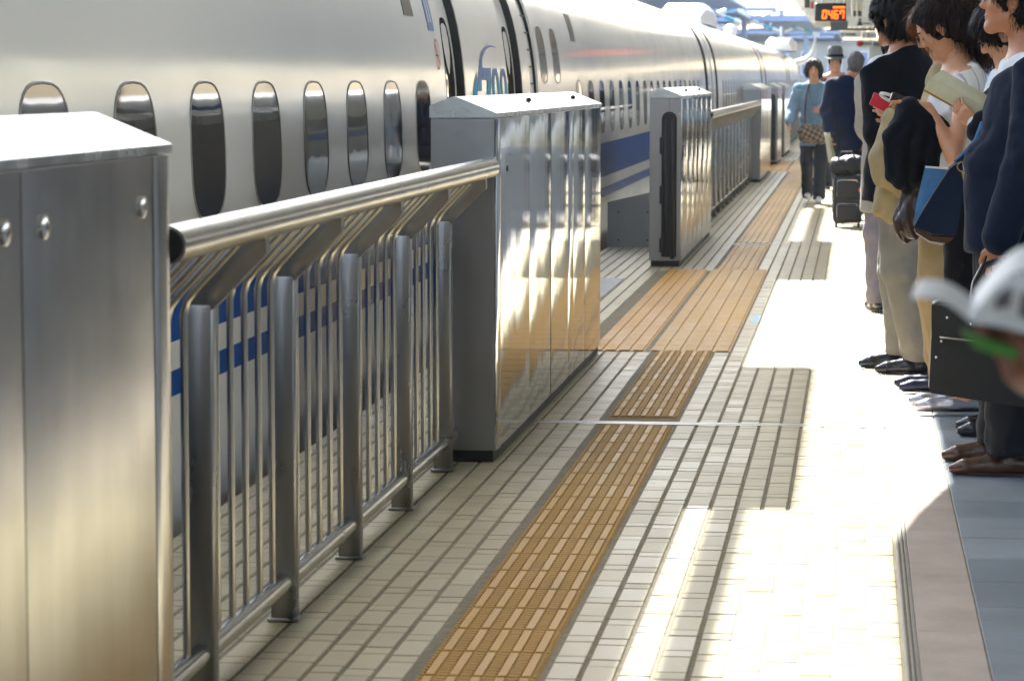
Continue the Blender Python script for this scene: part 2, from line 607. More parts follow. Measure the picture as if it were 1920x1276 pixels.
big = sorted([t for t in tiles if shown(t)], key=lambda t: -((t[1] - t[0]) * (t[3] - t[2])) / ((t[2] + t[3]) / 2) ** 3)[:300]
bigset = set(big)
rest = MB()
rr = random.Random(3)
for t in tiles:
    dz = rr.uniform(-0.0009, 0.0009)
    if t in bigset:
        continue
    rest.tilebox((t[0], t[2], -0.0045), (t[1], t[3], dz), 0.0022)
rest_o = rest.build('tile_field', M['tile'], floor)
rest_o['kind'] = 'stuff'
shared = {}
for t in big:
    w, l = t[1] - t[0], t[3] - t[2]
    key = (round(w, 4), round(l, 4))
    if key not in shared:
        shared[key] = MB().tilebox((-w / 2, -l / 2, -0.0045), (w / 2, l / 2, 0), 0.0022).mesh('tile', M['tile'])
    o = link('tile', shared[key], floor, ((t[0] + t[1]) / 2, (t[2] + t[3]) / 2, rr.uniform(-0.0009, 0.0009)))
    o.rotation_euler = (rr.uniform(-0.004, 0.004), rr.uniform(-0.006, 0.006), rr.uniform(-0.006, 0.006))

# tactile blocks
def tactile_mesh(w, l, fine):
    m = MB()
    m.tilebox((-w / 2, -l / 2, -0.0045), (w / 2, l / 2, -0.001), 0.002)
    n = 5
    px = w / n
    for i in range(n):
        xc = -w / 2 + px * (i + 0.5)
        m.tilebox((xc - 0.0115, -l / 2 + 0.008, -0.0012), (xc + 0.0115, l / 2 - 0.008, 0.0048), 0.0018)
    if fine:
        q = 9
        for i in range(n + 1):
            a = -w / 2 + px * (i - 0.5) + 0.0145
            b = -w / 2 + px * (i + 0.5) - 0.0145
            a, b = max(a, -w / 2 + 0.003), min(b, w / 2 - 0.003)
            for k in range(q):
                yc = -l / 2 + l * (k + 0.5) / q
                m.tilebox((a, yc - 0.0075, -0.0012), (b, yc + 0.0078, 0.0042), 0.002)
    return m.mesh('tactile_block', M['tactile'])
TL = 0.3
tac_fine = tactile_mesh(0.292, TL - 0.006, True)
tac_far = tactile_mesh(0.292, TL - 0.006, False)
def line_mesh(w, l, n, mat):
    m = MB()
    m.tilebox((-w / 2, -l / 2, -0.0045), (w / 2, l / 2, -0.001), 0.002)
    px = w / n
    for i in range(n):
        xc = -w / 2 + px * (i + 0.5)
        m.tilebox((xc - px / 2 + 0.011, -l / 2 + 0.002, -0.0012), (xc + px / 2 - 0.011, l / 2 - 0.002, 0.0042), 0.0018)
    return m.mesh('tactile_block', mat)
field_l = line_mesh(0.292, TL - 0.005, 4, M['tactile_orange'])
field_r = line_mesh(0.425, TL - 0.005, 5, M['tactile'])
y = 5.86
n_t = 0
while y < TILE_END + 8:
    yc = y + TL / 2
    inz = [z for z in ZONES if z[0] - 0.02 < yc < z[1] + 0.02]
    if not any(abs(yc - j) < TL / 2 + 0.03 for j in JOINTS):
        if inz:
            o = link('tactile_block', field_r, floor, (-0.866, yc, 0))
            o = link('tactile_block', field_l, floor, (-1.25, yc, 0))
        else:
            o = link('tactile_block', tac_fine if yc < 17 else tac_far, floor, ((TAC[0] + TAC[1]) / 2, yc, 0))
        o.rotation_euler = (0, 0, rr.uniform(-0.003, 0.003))
    y += TL
# expansion joints: a pair of steel cover strips with a rubber line between
for j in JOINTS:
    MB().tilebox((EDGE, j - 0.042, -0.0045), (0.13, j - 0.008, 0.001), 0.001).tilebox((EDGE, j + 0.008, -0.0045), (0.13, j + 0.042, 0.001), 0.001).build('joint_cover', M['alu'], floor)
# drain strip, pink granite border, grey slabs
MB().tilebox((0.131, -5, -0.0045), (0.140, 70, 0.001), 0.001).tilebox((0.147, -5, -0.0045), (0.153, 70, 0.003), 0.001).tilebox((0.158, -5, -0.0045), (0.166, 70, 0.001), 0.001).build('drain_strip', M['alu'], floor)
MB().box((0.138, -5, -0.0045), (0.16, 70, -0.002)).build('drain_channel', M['grout'], floor)
y = 4.9
while y < 60:
    L = 0.86
    w = 0.165
    o = link('border_stone', shared.setdefault(('bs',), MB().tilebox((-w / 2, -L / 2 + 0.002, -0.0045), (w / 2, L / 2 - 0.002, 0), 0.0015).mesh('border_stone', M['granite'])), floor, (0.251, y + L / 2, rr.uniform(-0.0008, 0.0008)))
    y += L
S = 0.40
slab_me = MB().tilebox((-S / 2 + 0.0015, -S / 2 + 0.0015, -0.0045), (S / 2 - 0.0015, S / 2 - 0.0015, 0), 0.0015).mesh('paving_slab', M['slab'])
slab_rest = MB()
cnt = 0
for iy in range(140):
    for ix in range(21):
        xc, yc = 0.337 + S * (ix + 0.5), 4.65 + S * (iy + 0.5) + (0.2 if ix % 2 else 0)
        if ix < 2 and iy < 100:
            link('paving_slab', slab_me, floor, (xc, yc, rr.uniform(-0.0006, 0.0006)))
            cnt += 1
        else:
            slab_rest.tilebox((xc - S / 2 + 0.0015, yc - S / 2 + 0.0015, -0.0045), (xc + S / 2 - 0.0015, yc + S / 2 - 0.0015, 0), 0.0015)
so = slab_rest.build('slab_field', M['slab'], floor)
so['kind'] = 'stuff'
# paving too far away to tell the tiles apart
def far_pave():
    m = NB('far_paving')
    w = m.n('ShaderNodeTexBrick')
    w.inputs['Color1'].default_value = (*lin('#b9ae8f'), 1)
    w.inputs['Color2'].default_value = (*lin('#c9bfa3'), 1)
    w.inputs['Mortar'].default_value = (*lin('#6a614d'), 1)
    w.inputs['Scale'].default_value = 1.0
    w.inputs['Mortar Size'].default_value = 0.012
    w.inputs['Brick Width'].default_value = 0.28
    w.inputs['Row Height'].default_value = 0.0865
    mp = m.n('ShaderNodeMapping')
    mp.inputs['Rotation'].default_value = (0, 0, math.pi / 2)
    m.l(m.pos(), mp.inputs[0])
    m.l(mp.outputs[0], w.inputs['Vector'])
    m.set(Base_Color=w.outputs['Color'], Roughness=0.32)
    return m.m
MB().box((EDGE, TILE_END, -0.0039), (9.0, FLOOR_FAR, -0.001)).build('far_paving', far_pave(), floor)
# little blue floor sticker and the pale blue queue marking
tag(MB().box((-0.612, 17.0, 0.0012), (-0.565, 17.55, 0.0022)).build('floor_sticker', simple('cyan_sticker', lin('#4fa6bd'), 0.4)),
    'small cyan sticker on the cream tiles by the tactile field', 'sticker')
tag(MB().box((-0.04, 14.3, 0.0014), (0.035, 16.6, 0.0024)).build('queue_marking', simple('pale_blue_marking', lin('#b4d3dc'), 0.4)),
    'pale blue painted queue marking on the sunlit tiles', 'floor marking')
tag(MB().box((-2.10, 18.4, 0.001), (-1.655, 20.65, 0.005)).build('dark_floor_sheet', M['dark_grey']),  # thin dark grey sheet laid on the floor
    'dark grey sheet on the floor at the gate opening', 'plate')

# ================================================================ canopy over the platform (its slots throw the sun patches)
CZ = 4.0
can = thing('platform_canopy', 'long platform canopy roof whose edge hangs above the queue', 'canopy', (4.2, 60, 0))
DXC, DYC = -math.sin(SUN_AZ) / math.tan(SUN_EL), math.cos(SUN_AZ) / math.tan(SUN_EL)
XR = 9.2
# eave of the platform canopy: unseen overhangs shaped to set the sun patch edge
for (a, b, xe) in ((-70, 4.6, 0.09), (4.6, 8.9, 0.115), (10.3, 25.0, 0.335), (25.0, 40.0, 0.36), (40.0, 70.0, 0.33), (70.0, 138.0, -0.6)):
    MB().box((xe + DXC * CZ, a + DYC * CZ, CZ), (XR, b + DYC * CZ, CZ + 0.1)).build('roof_panel', M['canopy_under'], can)
MB().prism([(0.115 + DXC * CZ, 8.9 + DYC * CZ), (0.20 + DXC * CZ, 9.55 + DYC * CZ), (0.335 + DXC * CZ, 10.3 + DYC * CZ), (XR, 10.3 + DYC * CZ), (XR, 8.9 + DYC * CZ)], 2, CZ, CZ + 0.1).build('roof_panel', M['canopy_under'], can)  # slanted edge shaped to soften the sun fade on the border stone
# unseen blocker added over the track; its steps and gaps shape the sun patches
TZ = 5.6
tr = thing('sun_blocker', 'unseen strip added above the train to shape the sun patches', 'roof', (-3.3, 40, 0))
LEFT = -1.9
for (a, b, xs) in ((-70.0, 9.70, [(LEFT, -0.59)]),
                   (9.70, 14.40, [(LEFT, -0.225)]),
                   (14.40, 20.80, [(LEFT, -0.59)]),
                   (20.80, 25.70, [(LEFT, -0.235)]),
                   (25.70, 32.4, [(LEFT, -0.62), (-0.485, -0.37)]),
                   (32.4, 40.0, [(LEFT, -0.50)]),
                   (40.0, 52.0, [(LEFT, -0.25)]),
                   (52.0, 66.0, [(LEFT, -0.6)]),
                   (66.0, 112.0, [(LEFT, -0.25)])):
    for (p, q) in xs:
        MB().box((p + DXC * TZ, a + DYC * TZ, TZ), (q + DXC * TZ, b + DYC * TZ, TZ + 0.12)).build('roof_panel', M['sun_blocker_under'], tr)
MB().box((-0.47 + DXC * CZ, -40 + DYC * CZ, CZ - 0.02), (-0.385 + DXC * CZ, 9.70 + DYC * CZ, CZ + 0.12)).build('shade_beam', M['white_steel'], can)  # unseen beam added to cast the shade strip between two sun patches
for k in range(11):
    yy = -40 + 14 * k
    MB().box((-3.95, yy - 0.1, TZ - 0.3), (-2.75, yy + 0.1, TZ - 0.003)).build('crossbeam', M['pale_blue_steel'], tr)
for k in range(21):
    yy = -66 + 10 * k
    MB().box((2.5, yy - 0.09, CZ - 0.28), (9.0, yy + 0.09, CZ - 0.003)).build('crossbeam', M['white_steel'], can)
for k in range(3):
    yy = 104 + 12 * k
    MB().box((-1.9, yy - 0.09, CZ - 0.3), (2.5, yy + 0.09, CZ - 0.003)).build('crossbeam', M['canopy_under'], can)
for k in range(20):
    yy = -66 + 10 * k
    c = thing('canopy_column', 'pale steel column carrying the platform canopy', 'column', (4.4, yy, 0), group='canopy columns along the platform')
    MB().tube([(4.4, yy, 0), (4.4, yy, CZ - 0.28)], 0.13, 14).build('shaft', M['white_steel'], c, True)
    MB().tilebox((4.15, yy - 0.25, -0.001), (4.65, yy + 0.25, 0.06), 0.02).build('base_plate', M['alu'], c)

# ================================================================ stainless gate boxes
XF, XB = -1.33, -1.575      # front face (platform side) and back face
ZS, ZE, ZR = 1.285, 1.297, 1.366
def gate_box(y0, y1, label, end='plain', front='mirror_panel', panels=None, rivets=(), fastener=True, group='platform gate boxes'):
    r = thing('gate_box', label, 'gate box', ((XF + XB) / 2, (y0 + y1) / 2, 0), group=group)
    # core and end plates
    MB().box((XB, y0 + 0.004, 0.045), (XF - 0.006, y1 - 0.004, ZS)).build('core', M['satin_end'], r)
    MB().box((XB + 0.012, y0 + 0.012, 0.0), (XF - 0.014, y1 - 0.012, 0.045)).build('plinth', M['black'], r)
    # front panels, each a hair out of true so that reflections break at the seams
    ps = panels or [y0 + (y1 - y0) * k / 5 for k in range(6)]
    rq = random.Random(int(y0 * 10))
    for a, b in zip(ps[:-1], ps[1:]):
        t0, t1 = rq.uniform(-0.0012, 0.0012), rq.uniform(-0.0012, 0.0012)
        m = MB()
        vs, fs = [], []
        N = 7
        for i in range(N):
            u = i / (N - 1)
            yy = a + 0.0015 + (b - a - 0.003) * u
            xx = XF + t0 * (1 - u) + t1 * u + 0.0006 * math.sin(u * math.pi)
            edge = 0.0025 if i in (0, N - 1) else 0.0
            vs += [(xx - edge, yy, 0.046), (xx - edge, yy, ZS - 0.002), (XF - 0.006, yy, 0.046), (XF - 0.006, yy, ZS - 0.002)]
        for i in range(N - 1):
            o = i * 4
            fs += [(o, o + 4, o + 5, o + 1), (o + 2, o + 3, o + 7, o + 6), (o + 1, o + 5, o + 7, o + 3), (o, o + 2, o + 6, o + 4)]
        fs += [(0, 1, 3, 2), tuple(4 * (N - 1) + q for q in (0, 2, 3, 1))]
        m.add(vs, fs)
        m.build('front_panel', M[front], r, True, 40)
    # end plate towards the camera
    MB().box((XB + 0.001, y0, 0.046), (XF - 0.0075, y0 + 0.0035, ZS - 0.003), ch=0.0012).build('end_plate', M['satin_end'], r)
    # pitched cap with a small overhang
    poly = [(XB - 0.004, ZS + 0.003), (XB - 0.004, ZE + 0.036), (XB + 0.082, ZR), (XB + 0.098, ZR), (XF + 0.004, ZE + 0.008), (XF + 0.004, ZS + 0.003)]
    n = max(2, int((y1 - y0) / 1.1))
    for k in range(n):
        a = y0 - 0.004 + (y1 - y0 + 0.008) * k / n
        b = y0 - 0.004 + (y1 - y0 + 0.008) * (k + 1) / n
        MB().prism(poly, 1, a + 0.0008, b - 0.0008).build('cap', M['cap_steel'], r)
    for (yy, zz) in rivets:
        m = MB()
        m.tube([(XF - 0.002, yy, zz), (XF + 0.004, yy, zz), (XF + 0.006, yy, zz)], [0.021, 0.021, 0.017], 20)
        m.tube([(XF + 0.004, yy, zz), (XF + 0.0075, yy, zz)], [0.009, 0.008], 6)
        m.build('rivet', M['chrome'], r, True)
    if fastener:
        for yy in (y0 + (y1 - y0) * 0.38, y0 + (y1 - y0) * 0.82):
            MB().ball((XF - 0.07, yy, ZE + 0.045), (0.012, 0.012, 0.012), 8).build('cap_bolt', M['rubber'], r, True)
    if end == 'plain':
        MB().tube([(XF + 0.001, y0 + 0.35, 1.09), (XF + 0.003, y0 + 0.35, 1.09)], 0.012, 14).build('lock', M['black'], r)
    if end == 'door':
        xc = (XF + XB) / 2 + 0.028
        w = 0.058
        def pill(rw, ytop):
            q = [(xc + rw, 0.075), (xc + rw, ytop - rw)]
            q += [(xc + rw * math.cos(t), ytop - rw + rw * math.sin(t)) for t in [math.pi * k / 10 for k in range(1, 10)]]
            q += [(xc - rw, ytop - rw), (xc - rw, 0.075)]
            return q
        MB().prism(pill(w, 1.185), 1, y0 - 0.006, y0 - 0.001).build('door_slot', M['black'], r)
        d = MB()
        d.prism(pill(w - 0.014, 1.172), 1, y0 - 0.035, y0 - 0.006)
        do = d.build('door_edge', M['rubber'], r, True)
        for (xa, xb, za, zb) in ((-0.044, -0.012, 0.095, 1.12), (0.012, 0.044, 0.06, 1.12)):
            sub(do, MB().box((xc + xa, y0 - 0.046, za), (xc + xb, y0 - 0.0355, zb), ch=0.005), 'rubber_rib', M['rubber'], True)
        for (za, zb) in ((0.86, 0.99), (0.48, 0.62), (0.11, 0.22)):
            sub(do, MB().box((xc - w - 0.014, y0 - 0.02, za), (xc - w + 0.016, y0 - 0.0065, zb), ch=0.003), 'bracket', M['rubber'])
        for zz in (1.17, 0.9, 0.6):
            MB().tube([(XF - 0.02, y0 - 0.002, zz), (XF - 0.02, y0 + 0.002, zz)], 0.006, 10).build('screw', M['chrome'], r)
        MB().box((xc - 0.001, y0 - 0.0015, 1.19), (xc + 0.001, y0 + 0.001, ZS - 0.004)).build('seam', M['black'], r)
    return r

gate_box(0.9, 5.505, 'nearest steel gate box, cut by the frame, with round rivets near its top', 'none', 'satin_panel',
         [0.9, 2.0, 3.2, 4.50, 5.38, 5.505], [(4.40, 1.19), (4.62, 1.188), (5.28, 1.192)], fastener=False)
gate_box(10.63, 15.06, 'polished steel gate box at the far end of the near railing', 'plain', 'mirror_panel',
         [10.63, 10.78, 11.75, 12.6, 13.35, 13.6, 14.2, 15.06])
gate_box(22.05, 26.62, 'steel gate box with a black rubber door edge behind the open gap', 'door', 'mirror_panel',
         [22.05, 22.9, 23.6, 24.2, 25.0, 25.8, 26.62])
gate_box(40.3, 45.0, 'plain ended steel gate box where the sunlit far railing stops', 'none', 'mirror_panel', fastener=False)
gate_box(48.9, 51.6, 'narrow looking steel gate box with dark door edge behind the plain ended one', 'door', 'mirror_panel', fastener=False)
gate_box(53.6, 58.2, 'third and farthest steel gate box with dark door edge', 'door', 'mirror_panel', fastener=False)
gate_box(76.0, 80.6, 'small distant steel gate box beside the walking woman', 'plain', 'mirror_panel', fastener=False)
# low wedge plate behind the door-edged gate, closing the gap to the train
w = thing('gap_plate', 'low grey steel plate with four bolt holes beside the door edged gate box', 'barrier plate', (-1.87, 24.6, 0))
MB().prism([(-2.115, 0.0), (-1.60, 0.0), (-1.60, 0.505), (-2.115, 0.385)], 1, 24.58, 24.62).build('plate', M['satin_end'], w)
for xx in (-2.02, -1.77):
    for zz in (0.06, 0.30):
        MB().tube([(xx, 24.577, zz), (xx, 24.585, zz)], 0.008, 12).build('bolt_hole', M['black'], w)

# ================================================================ railings
PX, HX = -1.495, -1.355
def railing(y0, y1, posts, label, end_cap=True, nb=5, seg=12):
    r = thing('platform_railing', label, 'railing', (PX, (y0 + y1) / 2, 0), group='platform railings between gate boxes')
    # handrail with a sleeve joint
    t = MB().tube([(HX, y0 + 0.34, 1.103), (HX, y1, 1.103)], 0.0385, 24)
    t.build('handrail', M['tube_steel'], r, True)
    MB().tube([(HX, y0 + 0.065, 1.103), (HX, y0 + 0.338, 1.103)], 0.0395, 24).build('handrail_sleeve', M['tube_steel'], r, True)
    MB().tube([(HX, y0 + 0.060, 1.103), (HX, y0 + 0.066, 1.103)], 0.034, 20).build('end_cap', M['rubber'], r)
    bar_me = MB()
    bar_me.tube([(0, 0, 0.10), (0, 0, 0.905), (0.008, 0, 0.935), (0.028, 0, 0.962), (HX - PX - 0.012, 0, 1.068)], 0.0088, seg)
    bar_me = bar_me.mesh('bar', M['bar_steel'], True, 60)
    hw, ht = 0.034, 0.026
    post_me = MB()
    post_me.box((-hw, -ht, 0.0), (hw, ht, 0.918), ch=0.007)
    post_me = post_me.mesh('post', M['post_steel'], True, 40)
    arm_me = MB()
    # wide sloping arm plate from the post head up to the handrail
    q = [(-hw, 0.905), (hw, 0.905), (HX - PX + 0.022, 1.035), (HX - PX + 0.02, 1.072), (HX - PX - 0.03, 1.072)]
    arm_me.prism(q, 1, -ht * 0.9, ht * 0.9)
    arm_me = arm_me.mesh('post_arm', M['bar_steel'])
    foot_me = MB().box((-hw - 0.008, -ht - 0.008, 0.001), (hw + 0.008, ht + 0.008, 0.012), ch=0.003).mesh('post_foot', M['post_steel'])
    clip_me = MB().box((-0.02, -0.018, -0.006), (0.02, 0.018, 0.006), ch=0.002).mesh('clip', M['rubber'])
    b = r['world_authored']
    def put(name, me, x, y, z=0.0):
        return link(name, me, r, (x - b[0], y - b[1], z - b[2]))
    allp = posts
    for yy in allp:
        put('post', post_me, PX, yy)
        put('post_arm', arm_me, PX, yy)
        put('post_foot', foot_me, PX, yy)
        put('clip', clip_me, HX - 0.01, yy + 0.04, 1.062)
    ends = [y0] + list(allp) + [y1]
    for a, c in zip(ends[:-1], ends[1:]):
        if c - a > 0.2:
            MB().tube([(PX, a + ht * 0.6, 0.105), (PX, c - ht * 0.6, 0.105)], 0.027, 16).build('bottom_rail', M['tube_steel'], r, True)
        n = nb if c - a > 0.7 else int((c - a) / 0.16)
        for k in range(n):
            yy = a + (c - a) * (k + 1) / (n + 1)
            put('bar', bar_me, PX, yy)
    return r
railing(5.51, 10.625, [6.46, 7.43, 8.43, 9.42, 10.38], 'near brushed steel railing with sloped top between the two closest gate boxes')
railing(26.63, 40.29, [27.2 + 1.0 * k for k in range(14)], 'far sunlit steel railing beyond the door edged gate box', seg=8)
railing(58.25, 75.9, [58.8 + 1.0 * k for k in range(18)], 'distant steel railing mostly hidden by the walking woman', seg=6)

# ================================================================ the train
PROF0 = [(-2.36, -1.0), (-2.27, -0.55), (-2.236, -0.1), (-2.23, 0.4), (-2.23, 0.9), (-2.236, 1.25), (-2.256, 1.55), (-2.305, 1.83),
         (-2.39, 2.06), (-2.54, 2.26), (-2.80, 2.435), (-3.2, 2.53), (-3.93, 2.565)]
def chaikin(p, n):
    for _ in range(n):
        q = [p[0]]
        for a, b in zip(p[:-1], p[1:]):
            q.append((a[0] * 0.75 + b[0] * 0.25, a[1] * 0.75 + b[1] * 0.25))
            q.append((a[0] * 0.25 + b[0] * 0.75, a[1] * 0.25 + b[1] * 0.75))
        q.append(p[-1])
        p = q
    return p
PROF = chaikin(PROF0, 2)
_pz = np.array([q[1] for q in PROF])
_px = np.array([q[0] for q in PROF])
def xprof(z):
    return float(np.interp(z, _pz, _px))
for zc in (0.39, 0.475, 0.57, 0.87):
    PROF.append((xprof(zc), zc))
PROF.sort(key=lambda q: (q[1], -q[0]))
CX = -3.93
def is_blue(z0, z1):
    zm = (z0 + z1) / 2
    return 0.39 < zm < 0.475 or 0.57 < zm < 0.87

def car_shell(y0, y1, off=0.0, ys=None, sx=lambda y: 1.0, sz=lambda y: 1.0):
    """closed hull segment; off pushes the platform side inwards"""
    ys = ys or [y0, y1]
    half = [(x, z) for x, z in PROF]
    m = MB()
    ring = []
    for yy in ys:
        a, b = sx(yy), sz(yy)
        zf = lambda z: -1.0 + (z + 1.0) * b
        right = []
        for (x, z) in half:
            o = off * max(0.0, min(1.0, (2.3 - z) / 0.3))
            right.append((CX + (x - o - CX) * a, yy, zf(z)))
        left = [(2 * CX - x, yy, z) for (x, _, z) in reversed([(CX + (p[0] - CX) * a, yy, zf(p[1])) for p in half])][1:]
        ring.append(right + left)
    n = len(ring[0])
    vs = [q for g in ring for q in g]
    nh = len(half)
    for i in range(len(ys) - 1):
        for k in range(n - 1):
            z0, z1 = (half[k][1], half[k + 1][1]) if k < nh - 1 else (half[2 * nh - 2 - k][1], half[2 * nh - 3 - k][1])
            m.add([], [])
            m.f.append((i * n + k, (i + 1) * n + k, (i + 1) * n + k + 1, i * n + k + 1))
            m.mi.append(1 if is_blue(z0, z1) else 0)
    m.v = vs
    m.f.append(tuple(range(n)))
    m.mi.append(0)
    m.f.append(tuple((len(ys) - 1) * n + k for k in reversed(range(n))))
    m.mi.append(0)
    return m

def win_outline(w, h, n=28, pw=2.9):
    out = []
    for k in range(n):
        t = 2 * math.pi * k / n
        c, s_ = math.cos(t), math.sin(t)
        out.append((math.copysign(abs(c) ** (2 / pw), c) * w / 2, math.copysign(abs(s_) ** (2 / pw), s_) * h / 2))
    return out
def window_meshes(zc, w, h, pw=2.9):
    """pane and rim that follow the hull, authored about y = 0"""
    pane, rim = MB(), MB()
    o = win_outline(w, h, 28, pw)
    vs = [(xprof(zc) + 0.0015, 0, zc)]
    for fr in (0.5, 1.0):
        vs += [(xprof(zc + b * fr) + 0.0015, a * fr, zc + b * fr) for a, b in o]
    n = len(o)
    fs = [(0, 1 + k, 1 + (k + 1) % n) for k in range(n)]
    fs += [(1 + k, 1 + n + k, 1 + n + (k + 1) % n, 1 + (k + 1) % n) for k in range(n)]
    # a little depth behind the pane
    back = len(vs)
    vs += [(xprof(zc + b) - 0.012, a, zc + b) for a, b in o]
    fs += [(1 + n + k, back + k, back + (k + 1) % n, 1 + n + (k + 1) % n) for k in range(n)]
    pane.add(vs, fs)
    rv, rf = [], []
    for (e, dx) in ((0.0, 0.0012), (0.003, 0.004), (0.008, 0.004), (0.012, 0.0)):
        oo = win_outline(w + 2 * e, h + 2 * e, 28, pw)
        rv += [(xprof(zc + b) + dx, a, zc + b) for a, b in oo]
    for q in range(3):
        rf += [(q * n + k, (q + 1) * n + k, (q + 1) * n + (k + 1) % n, q * n + (k + 1) % n) for k in range(n)]
    rim.add(rv, rf)
    return pane.mesh('window', M['glass'], True, 60), rim.mesh('window_frame', M['window_rim'], True, 60)
SEAT_WIN = window_meshes(1.183, 0.52, 0.468, 3.0)
SLIM_WIN = window_meshes(1.61, 0.46, 0.40, 3.0)
DOOR_WIN = None

def hull_patch(ya, yb, za, zb, d=0.003, n=6, off=0.0):
    """thin patch that follows the hull"""
    m = MB()
    vs, fs = [], []
    for i in range(n + 1):
        z = za + (zb - za) * i / n
        x = xprof(z) - off
        vs += [(x + d, ya, z), (x + d, yb, z), (x - 0.01, ya, z), (x - 0.01, yb, z)]
    for i in range(n):
        o = i * 4
        fs += [(o, o + 1, o + 5, o + 4), (o + 2, o + 6, o + 7, o + 3), (o, o + 4, o + 6, o + 2), (o + 1, o + 3, o + 7, o + 5)]
    fs += [(0, 2, 3, 1), tuple(4 * n + q for q in (0, 1, 3, 2))]
    return m.add(vs, fs)

def train_car(y0, y1, doors, wins, label, slim=(), hood=True, detail=True, nose=False):
    """doors: list of (ya, yb); wins: list of window centres"""
    r = thing('train_car', label, 'train car', (CX, (y0 + y1) / 2, -1.2), group='cars of the white train')
    cuts = sorted(doors)
    yy = y0
    segs = []
    for (a, b) in cuts:
        segs.append((yy, a, 0.0))
        segs.append((a, b, 0.046))
        yy = b
    segs.append((yy, y1, 0.0))
    body = MB()
    for (a, b, off) in segs:
        if off == 0.0:
            if nose and b == y1:
                ys = [a] + [b - 9 + 9 * k / 14 for k in range(15)]
                g = lambda q: max(0.0, (q - (b - 9)) / 9.0)
                s = car_shell(a, b, 0.0, ys, lambda q: 1 - 0.55 * g(q) ** 2.2, lambda q: 1 - 0.62 * g(q) ** 1.7)
            else:
                s = car_shell(a, b, 0.0)
            o = len(body.v)
            body.v += s.v
            body.f += [tuple(i + o for i in q) for q in s.f]
            body.mi += s.mi
    body.build('body', [M['white_paint'], M['blue_paint']], r, True, 30)
    base = r['world_authored']
    for (a, b) in doors:
        s = car_shell(a + 0.0005, b - 0.0005, 0.046)
        do = s.build('door', [M['white_paint'], M['blue_paint']], r, True, 30)
        # door window, rubber jamb facing the platform end
        if detail:
            zc, w, h = 1.42, 0.34, 0.72
            oo = win_outline(w, h, 28, 3.4)
            yc = b - 0.10 - w / 2
            pm = MB()
            vs = [(xprof(zc) - 0.0435, yc, zc)] + [(xprof(zc + q) - 0.0435, yc + p, zc + q) for p, q in oo]
            vs += [(xprof(zc + q) - 0.051, yc + p, zc + q) for p, q in oo]
            n = len(oo)
            pm.add(vs, [(0, 1 + k, 1 + (k + 1) % n) for k in range(n)] + [(1 + k, 1 + n + k, 1 + n + (k + 1) % n, 1 + (k + 1) % n) for k in range(n)])
            sub(do, pm, 'door_window', M['glass'], True, 50)
        j = MB()
        vs, fs = [], []
        zs = [-0.05 + (2.2 + 0.05) * k / 24 for k in range(25)]
        for z in zs:
            x = xprof(z)
            vs += [(x - 0.045, b - 0.028, z), (x + 0.002, b - 0.028, z), (x + 0.002, b + 0.012, z), (x - 0.045, b - 0.002, z)]
        for i in range(len(zs) - 1):
            o = i * 4
            for k in range(4):
                fs.append((o + k, o + (k + 1) % 4, o + 4 + (k + 1) % 4, o + 4 + k))
        fs += [(0, 3, 2, 1), tuple(4 * (len(zs) - 1) + q for q in range(4))]
        j.add(vs, fs)
        j.build('door_seal', M['rubber'], r)
    def put(name, me, y):
        return link(name, me, r, (-base[0], y - base[1], -base[2]))
    for yc in wins:
        p_ = put('window', SEAT_WIN[0], yc)
        f_ = bpy.data.objects.new('window_frame', SEAT_WIN[1])
        COL.objects.link(f_)
        f_.parent = p_
    for yc in slim:
        p_ = put('window', SLIM_WIN[0], yc)
        f_ = bpy.data.objects.new('window_frame', SLIM_WIN[1])
        COL.objects.link(f_)
        f_.parent = p_
    # roof gutter line and underframe skirt seam
    MB().box((xprof(2.31) - 0.012, y0 + 0.05, 2.305), (xprof(2.31) + 0.01, (y1 - (9 if nose else 0)) - 0.05, 2.318)).build('gutter', M['white_paint'], r)
    return r

def hood(y0, y1):
    m = car_shell(y0, y1, 0.0)
    # gangway hood: slightly recessed ribbed ring
    for i, v in enumerate(m.v):
        m.v[i] = (CX + (v[0] - CX) * 0.985, v[1], -1.0 + (v[2] + 1.0) * 0.99)
    m.mi = [0] * len(m.f)
    return m

CARS = []
c0 = train_car(-29.5, -4.9, [(-28.6, -27.9), (-6.3, -5.6)], [-25.2 + 1.04 * k for k in range(18)], 'white train car behind the viewpoint', detail=False)
c00 = train_car(-54.6, -30.0, [(-53.6, -52.9)], [-50 + 1.04 * k for k in range(18)], 'last white train car well behind the viewpoint', detail=False)
c = train_car(-4.4, 19.86, [(15.70, 16.50), (18.55, 19.36)], [14.855 - 1.0065 * k for k in range(17)],
              'nearest white train car with blue lettering between its two doors')
CARS.append(c)
c2 = train_car(20.36, 44.75, [(43.0, 43.75)], [23.35 + 1.04 * k for k in range(18)], 'second white train car with two slim windows at its near end', slim=(20.80, 21.72))
CARS.append(c2)
c3 = train_car(45.25, 69.8, [(46.1, 46.8), (68.2, 68.9)], [48.6 + 1.04 * k for k in range(18)], 'third white train car with a white equipment cover on its roof')
CARS.append(c3)
c4 = train_car(70.3, 94.8, [(71.1, 71.8), (93.2, 93.9)], [73.6 + 1.04 * k for k in range(18)], 'fourth white train car behind the distant gate boxes')
CARS.append(c4)
c5 = train_car(95.3, 121.0, [(96.2, 96.9)], [98.8 + 1.04 * k for k in range(12)], 'farthest white train car with the tapering nose', nose=True)
CARS.append(c5)
